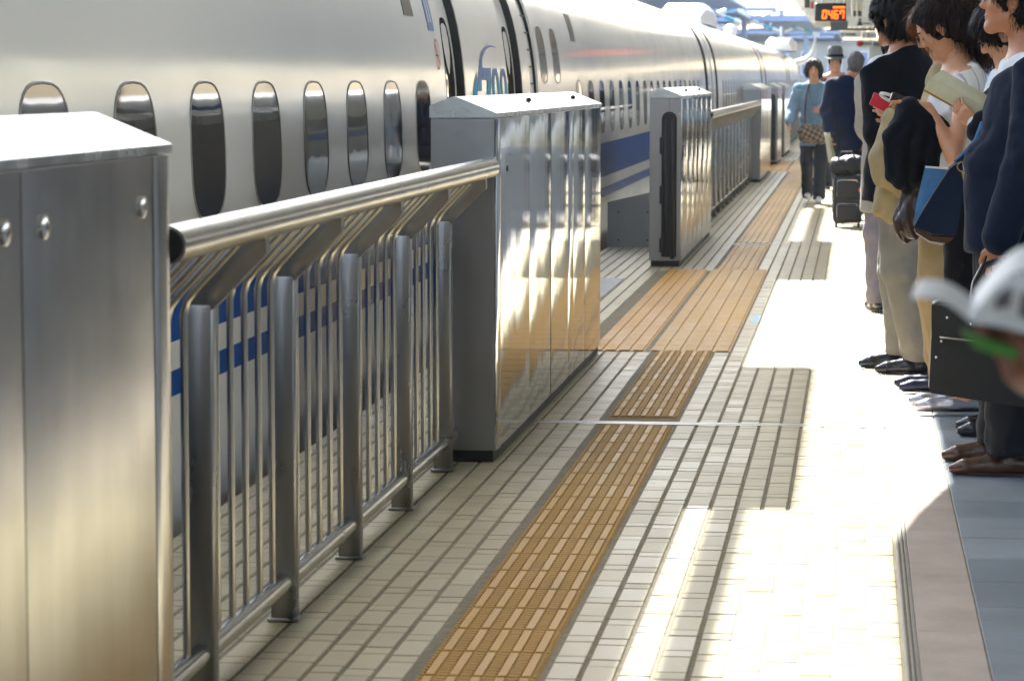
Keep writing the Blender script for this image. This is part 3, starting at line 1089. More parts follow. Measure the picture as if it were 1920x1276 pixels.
for par, a, b in ((c2, 19.875, 20.345), (c3, 44.765, 45.235), (c4, 69.815, 70.285), (c5, 94.815, 95.285)):
    ho = hood(a, b).build('gangway_hood', M['hood'], par, True, 30)
    if a < 30:
        for k in range(14):
            zz = 0.45 + 0.118 * k
            x = CX + (xprof(zz) - CX) * 0.985
            sub(ho, MB().box((x - 0.004, a + 0.06, zz), (x + 0.006, b - 0.1, zz + 0.012)), 'slot', M['black'])
        sub(ho, hull_patch(b - 0.055, b - 0.03, 0.2, 2.2, -0.030, 16), 'seam', M['black'])
# destination indicators, number plate, no-smoking ring, logo on the nearest car
hull_patch(14.55, 14.86, 1.755, 1.98, 0.003).build('destination_display', M['rubber'], c)
hull_patch(23.12, 23.50, 1.735, 1.955, 0.003).build('destination_display', M['rubber'], c2)
pl = hull_patch(15.30, 15.52, 1.69, 2.02, 0.003).build('car_plate', M['blue_print'], c)
for k in range(2):
    sub(pl, hull_patch(15.345 + 0.075 * k, 15.37 + 0.075 * k, 1.735, 2.0, 0.0045), 'stripe', M['sign_white'])
rg = MB()
N = 36
vs, fs = [], []
for rad in (0.085, 0.072):
    for k in range(N):
        t = 2 * math.pi * k / N
        z = 1.565 + rad * math.sin(t)
        vs.append((xprof(z) + 0.004, 15.50 + rad * math.cos(t), z))
fs += [(k, (k + 1) % N, N + (k + 1) % N, N + k) for k in range(N)]
rg.add(vs, fs)
for (a, b) in (((-0.055, 0.055), (0.055, -0.055)),):
    dy, dz = 0.006, 0.006
    z0, z1 = 1.565 + a[1], 1.565 + b[1]
    rg.add([(xprof(z0) + 0.004, 15.5 + a[0] - dy, z0 - dz), (xprof(z0) + 0.004, 15.5 + a[0] + dy, z0 + dz), (xprof(z1) + 0.004, 15.5 + b[0] + dy, z1 + dz), (xprof(z1) + 0.004, 15.5 + b[0] - dy, z1 - dz)], [(0, 1, 2, 3)])
rg.build('no_smoking_mark', M['red'], c)
sm = hull_patch(15.465, 15.535, 1.553, 1.563, 0.004, 2).build('no_smoking_mark', M['sign_ink'], c)

# N700 lettering: sweeping arc, italic strokes
lg = MB()
def lpoly(pts, d=0.004):
    """pts in (y, z) on the hull"""
    n = len(pts)
    vs = [(xprof(z) + d, yy, z) for yy, z in pts]
    lg.add(vs, [tuple(range(n))])
def lstrip(center, widths, d=0.004):
    vs = []
    for (yy, z), w_ in zip(center, widths):
        vs += [(xprof(z) + d, yy - w_ / 2, z), (xprof(z) + d, yy + w_ / 2, z)]
    fs = [(2 * i, 2 * i + 1, 2 * i + 3, 2 * i + 2) for i in range(len(center) - 1)]
    lg.add(vs, fs)
ZB = 1.22
# N: left swoosh, and the long arc rising over the top
lstrip([(16.90, ZB), (16.93, 1.36), (16.98, 1.42), (17.06, 1.475)], [0.22, 0.18, 0.10, 0.015])
lstrip([(17.12, 1.36), (17.16, 1.42), (17.22, 1.475), (17.27, 1.52)], [0.20, 0.17, 0.14, 0.12])
arc = [(17.27 + 0.62 * (1 - math.cos(t)), 1.50 + 0.135 * math.sin(t)) for t in [math.pi * 0.62 * k / 14 for k in range(15)]]
vs = []
for i, (a, b) in enumerate(arc):
    u = i / 14
    hw = 0.06 * (1 - u) + 0.004
    t = math.pi * 0.62 * u
    ny, nz = -math.cos(t), math.sin(t) * 0.28
    vs += [(xprof(b) + 0.004, a + ny * hw, b + nz * hw), (xprof(b) + 0.004, a - ny * hw, b - nz * hw)]
lg.add(vs, [(2 * i, 2 * i + 1, 2 * i + 3, 2 * i + 2) for i in range(14)])
# 7
lpoly([(17.30, 1.50), (17.72, 1.50), (17.72, 1.425), (17.30, 1.425)])
lpoly([(17.52, 1.425), (17.72, 1.425), (17.58, ZB), (17.40, ZB)])
# 0 0: tall narrow rings, italic
for yc in (17.93, 18.33):
    out, inn = [], []
    for k in range(25):
        t = 2 * math.pi * k / 24
        for lst, ry, rz in ((out, 0.17, 0.145), (inn, 0.075, 0.10)):
            lst.append((yc + ry * math.copysign(abs(math.cos(t)) ** 0.75, math.cos(t)), 1.355 + rz * math.copysign(abs(math.sin(t)) ** 0.75, math.sin(t))))
    vs = [(xprof(z) + 0.004, yy, z) for yy, z in out] + [(xprof(z) + 0.004, yy, z) for yy, z in inn]
    lg.add(vs, [(k, k + 1, 25 + k + 1, 25 + k) for k in range(24)])
lg.build('lettering', M['logo'], c)

# pulled-down blinds behind a few panes show as paler glass
# roof equipment
def cover(par, y, L, w, h, xc, name, mat):
    m = MB()
    vs, fs = [], []
    zb = 2.45
    pr = [(-w / 2, 0), (-w / 2 * 0.94, h * 0.7), (-w / 2 * 0.7, h), (w / 2 * 0.7, h), (w / 2 * 0.94, h * 0.7), (w / 2, 0)]
    st = [(0, 0.45), (0.18, 0.95), (0.3, 1.0), (0.72, 1.0), (0.9, 0.95), (1.0, 0.9)]
    for (u, s_) in st:
        for (a, b) in pr:
            vs.append((xc + a * (0.7 + 0.3 * s_), y + L * u, zb + b * s_))
    n = len(pr)
    for i in range(len(st) - 1):
        for k in range(n - 1):
            fs.append((i * n + k, (i + 1) * n + k, (i + 1) * n + k + 1, i * n + k + 1))
    fs += [tuple(range(n)), tuple((len(st) - 1) * n + k for k in reversed(range(n)))]
    m.add(vs, fs)
    return m.build(name, mat, par, True, 30)
cover(c3, 53.5, 5.0, 0.9, 0.42, -3.25, 'equipment_cover', M['granite_white'])
cover(c5, 104.0, 6.0, 1.1, 0.50, -2.80, 'equipment_cover', M['granite_white'])
ip = MB()
ip.tube([(-2.80, 106.5, 2.85), (-2.80, 106.5, 3.0)], 0.12, 12)
ip.tube([(-2.80, 106.5, 3.0), (-2.80, 106.5, 3.35)], 0.05, 10)
ip.build('insulator', M['white_steel'], c5, True)
ip = MB().ball((-3.1, 70.9, 2.6), (0.16, 0.3, 0.18), 14)
ip.build('roof_antenna', M['granite_white'], c4, True)

# ================================================================ the far side of the station
# neighbouring platform canopies beyond the train
def far_canopy(label, y0, y1, x0, x1, z, mat='roof_under', tilt=0.0):
    r = thing('station_canopy', label, 'canopy', ((x0 + x1) / 2, (y0 + y1) / 2, 0), kind='thing')
    n = 6
    for k in range(n):
        a = y0 + (y1 - y0) * k / n
        b = y0 + (y1 - y0) * (k + 1) / n
        MB().prism([(x0, z + tilt), (x1, z), (x1, z + 0.12), (x0, z + tilt + 0.12)], 1, a + 0.02, b - 0.02).build('roof_panel', M[mat], r)
        MB().box((x0, a - 0.06, z - 0.18), (x1, a + 0.06, z - 0.02)).build('crossbeam', M['pale_blue_steel'], r)
    MB().box((x1 - 0.08, y0, z - 0.12), (x1 + 0.08, y1, z + 0.14)).build('fascia', M['pale_blue_steel'], r)
    return r
nc1 = far_canopy('nearest grey station canopy beyond the train, at the top edge', 104, 127, -26, -4.9, 4.6)
nc2 = far_canopy('second grey station canopy beyond the train with a bright gap before it', 131, 163, -26, -5.5, 4.6)
nc3 = far_canopy('grey station canopy nearest to the departure display', 150, 190, -5.3, -2.15, 4.6)
nc4 = far_canopy('farthest grey station canopy above the blue windowed building', 198, 250, -26, -1.3, 4.7)
def col(X, Y):
    cc = thing('canopy_column', 'pale blue column holding the far canopies beyond the train', 'column', (X, Y, -1.25), group='pale blue columns beyond the train')
    MB().box((X - 0.14, Y - 0.14, -1.25), (X + 0.14, Y + 0.14, 5.3), ch=0.03).build('shaft', M['pale_blue_steel'], cc)
    MB().box((X - 0.22, Y - 0.22, -1.25), (X + 0.22, Y + 0.22, -1.1)).build('base_plate', M['alu'], cc)
for (X, Y) in ((-6.45, 130), (-5.85, 150), (-4.35, 166), (-3.25, 184), (-10.5, 126), (-9.0, 150)):
    col(X, Y)
def brace(par, a, b, r=0.085):
    a, b = Vector(a), Vector(b)
    c_ = a.lerp(b, 0.3)
    e_ = a.lerp(b, 0.7)
    MB().tube([a, c_], r * 1.2, 8).build('brace', M['white_steel'], par, True)
    MB().tube([c_, e_], r, 8).build('brace', M['cyan_steel'], par, True)
    MB().tube([e_, b], r * 0.8, 8).build('brace', M['white_steel'], par, True)
# zigzag braces and tie beams under the canopies, in metres
brace(nc2, (-6.24, 130, 4.37), (-5.01, 130, 4.85)); brace(nc2, (-5.22, 130, 3.93), (-6.24, 130, 4.35))
brace(nc3, (-5.68, 150, 4.29), (-4.11, 150, 4.96)); brace(nc3, (-4.03, 150, 3.90), (-5.22, 150, 4.32))
brace(nc3, (-4.18, 166, 4.17), (-2.69, 166, 4.80)); brace(nc3, (-2.20, 166, 3.93), (-3.44, 166, 4.38))
brace(nc3, (-4.7, 150, 4.05), (-4.45, 150, 4.33), 0.06)
for (x0, x1, yy, zz) in ((-5.6, -2.2, 148, 4.56), (-7.6, -4.2, 150, 5.04), (-7.0, -5.3, 131, 4.12), (-6.2, -4.2, 165, 4.25), (-4.6, -1.6, 196, 4.28)):
    MB().box((x0, yy - 0.1, zz - 0.09), (x1, yy + 0.1, zz + 0.09)).build('tie_beam', M['pale_blue_steel'], nc2)
for k in range(7):
    MB().tube([(-26, 106 + 22 * k, 4.9), (-1.0, 106 + 22 * k + 2, 4.9 + 0.05 * k)], 0.03, 6).build('cable', M['rubber'], nc4)
# the far building with blue windows
fb = thing('station_building', 'low grey station building with blue windows far behind the walkers', 'building', (-6, 322, -1.25))
MB().box((-40, 320, -1.25), (26, 330, 5.4)).build('wall', M['building_grey'], fb)
MB().box((-40.5, 319.4, 5.4), (26.5, 330, 5.75)).build('roof', M['roof_under'], fb)
for k in range(22):
    xa = -38 + 2.9 * k
    wi = MB().box((xa - 0.12, 319.9, 1.9), (xa + 1.5, 319.99, 4.5)).build('window_frame', M['white_steel'], fb)
    sub(wi, MB().box((xa, 319.86, 2.0), (xa + 0.66, 319.895, 4.4)), 'window', M['window_blue'])
    sub(wi, MB().box((xa + 0.74, 319.86, 2.0), (xa + 1.4, 319.895, 4.4)), 'window', M['window_blue'])
for k in range(5):
    MB().box((-30 + 11 * k, 319.5, -1.25), (-29.4 + 11 * k, 319.98, 5.4)).build('pilaster', M['pale_blue_steel'], fb)
# tall office block further off
for (x0, x1, y, h, lab) in ((-70, -22, 520, 24, 'wide pale office block far behind the canopies'), (-14, 8, 560, 7.0, 'small distant pale block straight ahead')):
    ob = thing('office_block', lab, 'building', ((x0 + x1) / 2, y, -1.25))
    MB().box((x0, y, -1.25), (x1, y + 20, h)).build('wall', M['building_grey'], ob)
    MB().box((x0 - 0.3, y - 0.3, h), (x1 + 0.3, y + 20, h + 0.5)).build('parapet', M['roof_under'], ob)
    z = 1.0
    while z < h - 2:
        MB().box((x0 + 0.8, y - 0.06, z), (x1 - 0.8, y - 0.005, z + 1.5)).build('window', M['window_blue'], ob)
        z += 3.2
lp = thing('white_post', 'slender white curved post just beyond the end of the train', 'post', (-2.2, 128, -1.25))
MB().tube([(-2.75, 128, 2.15), (-2.3, 128, 2.25), (-2.0, 128, 2.5), (-1.9, 128, 2.9), (-1.87, 128, 3.32)], [0.14, 0.16, 0.14, 0.09, 0.04], 10).build('curved_tip', M['white_steel'], lp, True)
MB().tube([(-2.72, 128, -1.25), (-2.72, 128, 2.2)], 0.12, 10).build('shaft', M['white_steel'], lp, True)

# ---------------------------------------------------------------- hanging signs over the platform
SEG = {'0': 'abcdef', '4': 'fgbc', '6': 'afgedc', '7': 'fabc'}
def led_sign(x0, x1, y, z0, z1):
    r = thing('led_display', 'black departure display with orange digits 0467 hanging above the walkers', 'display', ((x0 + x1) / 2, y, z0))
    MB().box((x0, y, z0), (x1, y + 0.14, z1), ch=0.03).build('housing', M['rubber'], r, True)
    MB().box((x0 + 0.025, y - 0.002, z0 + 0.02), (x1 - 0.02, y + 0.004, z1 - 0.02)).build('screen', simple('display_screen', lin('#1b1a20'), 0.3), r)
    w, h = (x1 - x0), (z1 - z0)
    dw, dh = w * 0.145, h * 0.46
    for i, ch in enumerate('0467'):
        ox = x0 + w * 0.235 + i * w * 0.182
        oz = z0 + h * 0.14
        t = w * 0.036
        sk = 0.10
        def bar(xa, za, xb, zb, m):
            m.box((xa + sk * za, y - 0.008, za + oz), (xb + sk * za, y - 0.0022, zb + oz))
        m = MB()
        for s_ in SEG[ch]:
            if s_ == 'a': q = (ox + t * .6, dh - t, ox + dw - t * .6, dh)
            if s_ == 'g': q = (ox + t * .6, dh / 2 - t / 2, ox + dw - t * .6, dh / 2 + t / 2)
            if s_ == 'd': q = (ox + t * .6, 0, ox + dw - t * .6, t)
            if s_ == 'f': q = (ox, dh / 2 + t * .2, ox + t, dh - t * .2)
            if s_ == 'b': q = (ox + dw - t, dh / 2 + t * .2, ox + dw, dh - t * .2)
            if s_ == 'e': q = (ox, t * .2, ox + t, dh / 2 - t * .2)
            if s_ == 'c': q = (ox + dw - t, t * .2, ox + dw, dh / 2 - t * .2)
            bar(*q, m)
        m.build('digit', M['led'], r)
    MB().box((x0 + w * 0.585, y - 0.008, z0 + h * 0.72), (x0 + w * 0.955, y - 0.0022, z0 + h * 0.80)).build('underline_bar', M['led'], r)
    for xx in (x0 + w * 0.25, x0 + w * 0.75):
        MB().tube([(xx, y + 0.07, z1), (xx, y + 0.07, CZ)], 0.02, 8).build('hanger', M['alu'], r)
    return r
led_sign(-0.745, -0.205, 50.0, 2.42, 2.735)

def text_mesh(name, body, size, mat, par, x, y, z, sx=1.0):
    cu = bpy.data.curves.new(name, 'FONT')
    cu.body = body
    cu.size = size
    cu.extrude = 0.002
    cu.resolution_u = 2
    o = bpy.data.objects.new(name, cu)
    COL.objects.link(o)
    dg = bpy.context.evaluated_depsgraph_get()
    me = bpy.data.meshes.new_from_object(o.evaluated_get(dg))
    bpy.data.objects.remove(o)
    me.materials.clear()
    me.materials.append(mat)
    for v in me.vertices:
        v.co = Vector((x + v.co.x * sx, y - v.co.z, z + v.co.y))
    return link(name, me, par)
def sign(label, y, px0, px1, py0, py1, mat, glyphs=None, cat='sign', red=False, dy=0.1):
    """hanging board whose face spans the given size in metres at distance y"""
    k = y / 5400.0
    x0, x1 = (px0 - 1608) * k, (px1 - 1608) * k
    z1, z0 = 1.43 + (149 - py0) * k, 1.43 + (149 - py1) * k
    r = thing('hanging_sign', label, cat, ((x0 + x1) / 2, y, z0))
    MB().box((x0, y, z0), (x1, y + dy, z1)).build('board', M[mat], r)
    if CZ > z1:
        for xx in (x0 * 0.8 + x1 * 0.2, x0 * 0.2 + x1 * 0.8):
            MB().tube([(xx, y + dy / 2, z1), (xx, y + dy / 2, CZ)], 0.025, 8).build('hanger', M['alu'], r)
    if glyphs:
        glyphs(r, x0, x1, y, z0, z1)
    return r
def g_lines(r, x0, x1, y, z0, z1):
    w, h = x1 - x0, z1 - z0
    for i, (a, b) in enumerate(((0.08, 0.2), (0.27, 0.36), (0.40, 0.74))):
        MB().box((x0 + w * a, y - 0.006, z0 + h * 0.38), (x0 + w * b, y - 0.001, z0 + h * 0.62)).build('print', M['sign_ink'], r)
def g_toilet(r, x0, x1, y, z0, z1):
    w, h = x1 - x0, z1 - z0
    cx = x0 + w * 0.5
    m = MB()
    m.prism([(cx - w * .12, z0 + h * .15), (cx + w * .12, z0 + h * .15), (cx + w * .06, z0 + h * .6), (cx - w * .06, z0 + h * .6)], 1, y - 0.008, y - 0.001)
    m.ball((cx, y - 0.004, z0 + h * .74), (w * .07, 0.004, h * .1), 12)
    m.build('pictogram', M['sign_ink'], r)
    MB().box((x0 + w * .62, y - 0.006, z0 + h * .3), (x0 + w * .95, y - 0.001, z0 + h * .42)).build('print', M['sign_ink'], r)
def g_eight(r, x0, x1, y, z0, z1):
    h = z1 - z0
    w = x1 - x0
    text_mesh('numeral', '8', h * 1.0, M['sign_ink'], r, x0 + w * 0.34, y - 0.003, z0 + h * 0.15)
    for a in (0.08, 0.62, 0.8):
        MB().box((x0 + w * a, y - 0.006, z0 + h * .38), (x0 + w * (a + .13), y - 0.001, z0 + h * .6)).build('print', M['sign_ink'], r)
def g_red(r, x0, x1, y, z0, z1):
    w, h = x1 - x0, z1 - z0
    m = MB().ball((x0 + w * .0, y - 0.03, z0 + h * .5), (h * .42, 0.03, h * .42), 14)
    m.build('red_disc', M['sign_red'], r, True)
    for k in range(4):
        MB().box((x0 + w * (.22 + .18 * k), y - 0.006, z0 + h * .3), (x0 + w * (.32 + .18 * k), y - 0.001, z0 + h * .7)).build('print', M['sign_ink'], r)
sign('white hanging sign with a toilet pictogram beside the black display', 66, 1588, 1634, 34, 53, 'sign_white', g_toilet)
sign('dark grey blank hanging board just below the black display', 62, 1557, 1589, 41, 59, 'sign_grey')
sign('long dark beam-like board under the white toilet sign', 70, 1586, 1640, 54, 59.5, 'sign_grey')
sign('white hanging sign with small dark lettering above the hat', 78, 1574, 1614, 60, 72, 'sign_white', g_lines)
sign('pale hanging sign with a numeral 8', 74, 1615, 1642, 61, 74, 'sign_white', g_eight)
sign('small pale sign with a red disc at its left end', 86, 1611, 1636, 76, 90, 'sign_white', g_red)
sign('bright yellowish lit-looking panel high among the signs', 90, 1599, 1615, 9, 22, 'paper_cream')
sign('brown square panel under the bright high panel', 92, 1598, 1616, 23, 33, 'leather_brown')
sign('tall beige hanging board at the right of the signs', 96, 1616, 1640, 22, 46, 'canopy_under')
sign('small dark hanging case with an orange edge left of the display', 58, 1509, 1519, -8, 17, 'leather_brown', None)
sign('narrow orange hanging strip left of the display', 58.4, 1520, 1526, 6, 18, 'sign_red')
# platform kiosks far along on the right
for (x0, x1, y, h, lab, mat) in ((0.35, 3.2, 92, 2.5, 'pale platform kiosk with a blue band behind the signs', 'sign_white'), (1.2, 3.4, 118, 2.6, 'grey platform kiosk at the far end of the platform', 'building_grey')):
    kk = thing('platform_kiosk', lab, 'kiosk', ((x0 + x1) / 2, y, 0))
    MB().box((x0, y, 0), (x1, y + 3, h), ch=0.03).build('body', M[mat], kk)
    MB().box((x0 - 0.02, y - 0.02, 1.7), (x1 + 0.02, y - 0.001, 2.05)).build('band', M['blue_print'], kk)
    MB().box((x0 + 0.3, y - 0.03, 0.9), (x1 - 0.3, y - 0.001, 1.6)).build('counter_window', M['window_blue'], kk)
    MB().box((x0 - 0.12, y - 0.25, h), (x1 + 0.12, y + 3.1, h + 0.1)).build('roof', M['roof_under'], kk)
# row of vending machines to the right, seen only in reflections of the train and the gates
for i, (yy, mt, lab) in enumerate(((24, 'sign_white', 'white drinks vending machine at the platform middle'), (25.4, 'sign_red', 'red drinks vending machine at the platform middle'), (44, 'blue_print', 'blue drinks vending machine further along the platform'))):
    v = thing('vending_machine', lab, 'vending machine', (5.6, yy, 0))
    MB().box((5.2, yy - 0.55, 0.02), (6.0, yy + 0.55, 1.83), ch=0.02).build('cabinet', M[mt], v)
    MB().box((5.185, yy - 0.45, 0.9), (5.198, yy + 0.45, 1.7)).build('display_window', M['window_blue'], v)
    MB().box((5.185, yy - 0.45, 0.25), (5.198, yy + 0.45, 0.45)).build('delivery_slot', M['black'], v)

se = thing('dark_reflection_block', 'unseen dark block added behind the viewpoint to darken reflections', 'dark block', (3.2, -12, 0))
MB().box((0.9, -24, 0), (5.4, -9.5, 3.2), ch=0.03).build('wall', M['sign_grey'], se)  # block added out of view so steel facing the camera reflects darkness
MB().box((0.88, -9.48, 0.9), (5.42, -9.44, 2.4)).build('glass_band', M['window_blue'], se)

# unseen train added at the opposite platform edge to neutralise warm reflections
ot = thing('reflection_train', 'unseen white train added at the opposite edge for neutral reflections', 'train', (11.0, 20, -1.2))
half_ = [(9.45 + (-2.23 - x), z) for x, z in PROF]
poly_ = half_ + [(2 * 11.15 - x, z) for x, z in reversed(half_)][1:]
for k in range(7):
    a_ = -55 + 25 * k
    MB().prism(poly_, 1, a_ + 0.25, a_ + 24.75).build('body', M['hood'], ot, True, 30)
    MB().box((9.43, a_ + 0.3, 0.57), (9.4495, a_ + 24.7, 0.86)).build('stripe', M['blue_print'], ot)
    for j in range(18):
        MB().box((9.44, a_ + 3 + 1.04 * j, 0.96), (9.452, a_ + 3.52 + 1.04 * j, 1.42)).build('window', M['glass'], ot)

# thin bright air of the sunlit station
air = bpy.data.materials.new('haze_air')
air.use_nodes = True
for _n in list(air.node_tree.nodes):
    air.node_tree.nodes.remove(_n)
_o = air.node_tree.nodes.new('ShaderNodeOutputMaterial')
_v = air.node_tree.nodes.new('ShaderNodeVolumePrincipled')
_v.inputs['Color'].default_value = (0.93, 0.96, 1.0, 1)
_v.inputs['Density'].default_value = 0.0005
air.node_tree.links.new(_v.outputs[0], _o.inputs['Volume'])
hz = MB().box((-125, -82, -2.7), (125, 640, 27.0)).build('haze', air)
hz['kind'] = 'stuff'
hz['label'] = 'thin pale haze filling the sunlit station air'

# ================================================================ implicit-surface modeller for people, clothes and soft things
class Field:
    def __init__(s, lo, hi, h):
        s.h = h
        s.lo = np.array(lo, float)
        n = np.ceil((np.array(hi) - s.lo) / h).astype(int) + 1
        s.ax = [s.lo[i] + h * np.arange(n[i]) for i in range(3)]
        s.v = np.full(tuple(n), 0.25, np.float32)
    def _win(s, lo, hi):
        sl, co = [], []
        for i in range(3):
            a = max(0, int(math.floor((lo[i] - s.lo[i]) / s.h)))
            b = min(len(s.ax[i]), int(math.ceil((hi[i] - s.lo[i]) / s.h)) + 1)
            if b <= a:
                return None, None
            sl.append(slice(a, b))
            sh = [1, 1, 1]
            sh[i] = b - a
            co.append(s.ax[i][a:b].reshape(sh).astype(np.float32))
        return tuple(sl), co
    def _put(s, sl, d, k, op):
        a = s.v[sl]
        if op == 'sub':
            b = -d
            if k > 0:
                t = np.maximum(k - np.abs(a - b), 0) / k
                s.v[sl] = np.maximum(a, b) + t * t * k * 0.25
            else:
                s.v[sl] = np.maximum(a, b)
        else:
            if k > 0:
                t = np.maximum(k - np.abs(a - d), 0) / k
                s.v[sl] = np.minimum(a, d) - t * t * k * 0.25
            else:
                s.v[sl] = np.minimum(a, d)
    def cone(s, a, b, ra, rb=None, k=0.02, sc=(1, 1, 1), op='add'):
        rb = ra if rb is None else rb
        a, b = np.array(a, float), np.array(b, float)
        R = max(ra, rb)
        ex = np.array(sc) * R + k + 0.05
        sl, co = s._win(np.minimum(a, b) - ex, np.maximum(a, b) + ex)
        if sl is None:
            return s
        sc = np.array(sc, float)
        A, B = a / sc, b / sc
        P = [co[i] / sc[i] for i in range(3)]
        ba = B - A
        L2 = float(ba @ ba) + 1e-9
        t = ((P[0] - A[0]) * ba[0] + (P[1] - A[1]) * ba[1] + (P[2] - A[2]) * ba[2]) / L2
        t = np.clip(t, 0, 1)
        d = np.sqrt((P[0] - A[0] - t * ba[0]) ** 2 + (P[1] - A[1] - t * ba[1]) ** 2 + (P[2] - A[2] - t * ba[2]) ** 2) - (ra + (rb - ra) * t)
        s._put(sl, (d * float(sc.min())).astype(np.float32), k, op)
        return s
    def chain(s, pts, rs, k=0.02, sc=(1, 1, 1), op='add'):
        for i in range(len(pts) - 1):
            s.cone(pts[i], pts[i + 1], rs[i], rs[i + 1], k, sc, op)
        return s
    def ell(s, c, r, k=0.02, rot=None, op='add'):
        """ellipsoid; rot is a 3x3 whose columns are its axes"""
        c, r = np.array(c, float), np.array(r, float)
        R = float(r.max())
        ex = R + k + 0.04
        sl, co = s._win(c - ex, c + ex)
        if sl is None:
            return s
        P = [co[i] - c[i] for i in range(3)]
        if rot is not None:
            Q = [P[0] * rot[0][j] + P[1] * rot[1][j] + P[2] * rot[2][j] for j in range(3)]
        else:
            Q = P
        k0 = np.sqrt((Q[0] / r[0]) ** 2 + (Q[1] / r[1]) ** 2 + (Q[2] / r[2]) ** 2)
        k1 = np.sqrt((Q[0] / r[0] ** 2) ** 2 + (Q[1] / r[1] ** 2) ** 2 + (Q[2] / r[2] ** 2) ** 2) + 1e-6
        d = k0 * (k0 - 1.0) / k1
        s._put(sl, d.astype(np.float32), k, op)
        return s
    def cut(s, p, n, k=0.006):
        """remove what lies on the side the normal points to"""
        p, n = np.array(p, float), np.array(n, float)
        n = n / np.linalg.norm(n)
        d = sum((s.ax[i].reshape([-1 if j == i else 1 for j in range(3)]) - p[i]) * n[i] for i in range(3)).astype(np.float32)
        t = np.maximum(k - np.abs(s.v - d), 0) / k
        s.v = (np.maximum(s.v, d) + t * t * k * 0.25).astype(np.float32)
        return s
    def ripple(s, amp, freq, seed, n=7, stretch=(1, 1, 1), where=None, ridge=True):
        idx = np.nonzero(np.abs(s.v) < amp * 3 + s.h * 3)
        if len(idx[0]) == 0:
            return s
        X, Y, Z = (s.ax[i][idx[i]] for i in range(3))
        r = np.random.default_rng(seed)
        w = np.zeros_like(X)
        wx = 0.03 * np.sin(9 * Z + 5 * X + seed)
        for _ in range(n):
            f = r.normal(size=3) * np.array(stretch)
            f = f / np.linalg.norm(f) * freq * r.uniform(0.6, 1.5)
            ph = r.uniform(0, 6.28)
            q = np.sin(f[0] * (X + wx) + f[1] * (Y - wx) + f[2] * Z + ph + 0.8 * np.sin(f[1] * X * 0.5 - f[2] * Y * 0.5 + f[0] * Z * 0.35 + ph * 2))
            w += (1.0 - 2.0 * np.abs(q) ** 0.75) if ridge else np.sign(q) * np.abs(q) ** 1.4
        w *= amp / math.sqrt(n)
        if where is not None:
            w *= where(X, Y, Z)
        s.v[idx] += w.astype(np.float32)
        return s
    def mesh(s, name, mat, smooth=1):
        v = s.v
        # close at the borders
        v[0], v[-1], v[:, 0], v[:, -1], v[:, :, 0], v[:, :, -1] = (0.1,) * 6
        nx, ny, nz = v.shape
        ins = v < 0
        cnt = np.zeros((nx - 1, ny - 1, nz - 1), np.int8)
        cor = [(i, j, k) for i in (0, 1) for j in (0, 1) for k in (0, 1)]
        for i, j, k in cor:
            cnt += ins[i:nx - 1 + i, j:ny - 1 + j, k:nz - 1 + k]
        act = np.nonzero((cnt > 0) & (cnt < 8))
        na = len(act[0])
        if na == 0:
            return bpy.data.meshes.new(name)
        vid = np.full(cnt.shape, -1, np.int32)
        vid[act] = np.arange(na)
        acc = np.zeros((na, 3))
        num = np.zeros(na)
        cv = {c: v[act[0] + c[0], act[1] + c[1], act[2] + c[2]].astype(float) for c in cor}
        for c in cor:
            for ax in range(3):
                if c[ax] == 1:
                    continue
                d = list(c)
                d[ax] = 1
                d = tuple(d)
                a, b = cv[c], cv[d]
                m = (a < 0) != (b < 0)
                t = np.where(m, a / np.where(m, a - b, 1), 0)
                p = np.zeros((na, 3))
                for q in range(3):
                    p[:, q] = c[q]
                p[:, ax] += t
                acc += p * m[:, None]
                num += m
        P = acc / num[:, None] + np.stack(act, 1)
        P = P * s.h + s.lo
        faces = []
        for ax in range(3):
            u, w = [q for q in range(3) if q != ax]
            sl0 = [slice(1, -1)] * 3
            sl1 = [slice(1, -1)] * 3
            sl0[ax] = slice(0, -1)
            sl1[ax] = slice(1, None)
            a, b = ins[tuple(sl0)], ins[tuple(sl1)]
            idx = np.nonzero(a != b)
            if len(idx[0]) == 0:
                continue
            base = [idx[0].copy(), idx[1].copy(), idx[2].copy()]
            for q in (u, w):
                base[q] = base[q] + 1
            def cell(du, dw):
                c = [base[0], base[1], base[2]]
                c[u] = c[u] - du
                c[w] = c[w] - dw
                return vid[c[0], c[1], c[2]]
            q4 = np.stack([cell(1, 1), cell(0, 1), cell(0, 0), cell(1, 0)], 1)
            flip = a[idx]
            if ax == 1:
                flip = ~flip
            q4[~flip] = q4[~flip][:, ::-1]
            faces.append(q4)
        F = np.concatenate(faces)
        # light Laplacian smoothing
        for _ in range(smooth):
            S = np.zeros_like(P)
            N = np.zeros(len(P))
            for k in range(4):
                a, b = F[:, k], F[:, (k + 1) % 4]
                np.add.at(S, a, P[b])
                np.add.at(S, b, P[a])
                np.add.at(N, a, 1)
                np.add.at(N, b, 1)
            P = P * 0.5 + 0.5 * S / np.maximum(N, 1)[:, None]
        me = bpy.data.meshes.new(name)
        me.vertices.add(len(P))
        me.vertices.foreach_set('co', P.astype(np.float32).ravel())
        me.loops.add(F.size)
        me.loops.foreach_set('vertex_index', F.astype(np.int32).ravel())
        me.polygons.add(len(F))
        me.polygons.foreach_set('loop_start', np.arange(0, F.size, 4, dtype=np.int32))
        me.polygons.foreach_set('loop_total', np.full(len(F), 4, np.int32))
        me.materials.append(mat)
        me.update(calc_edges=True)
        me.validate()
        me.shade_smooth()
        return me

def unit(v):
    v = np.array(v, float)
    return v / (np.linalg.norm(v) + 1e-9)

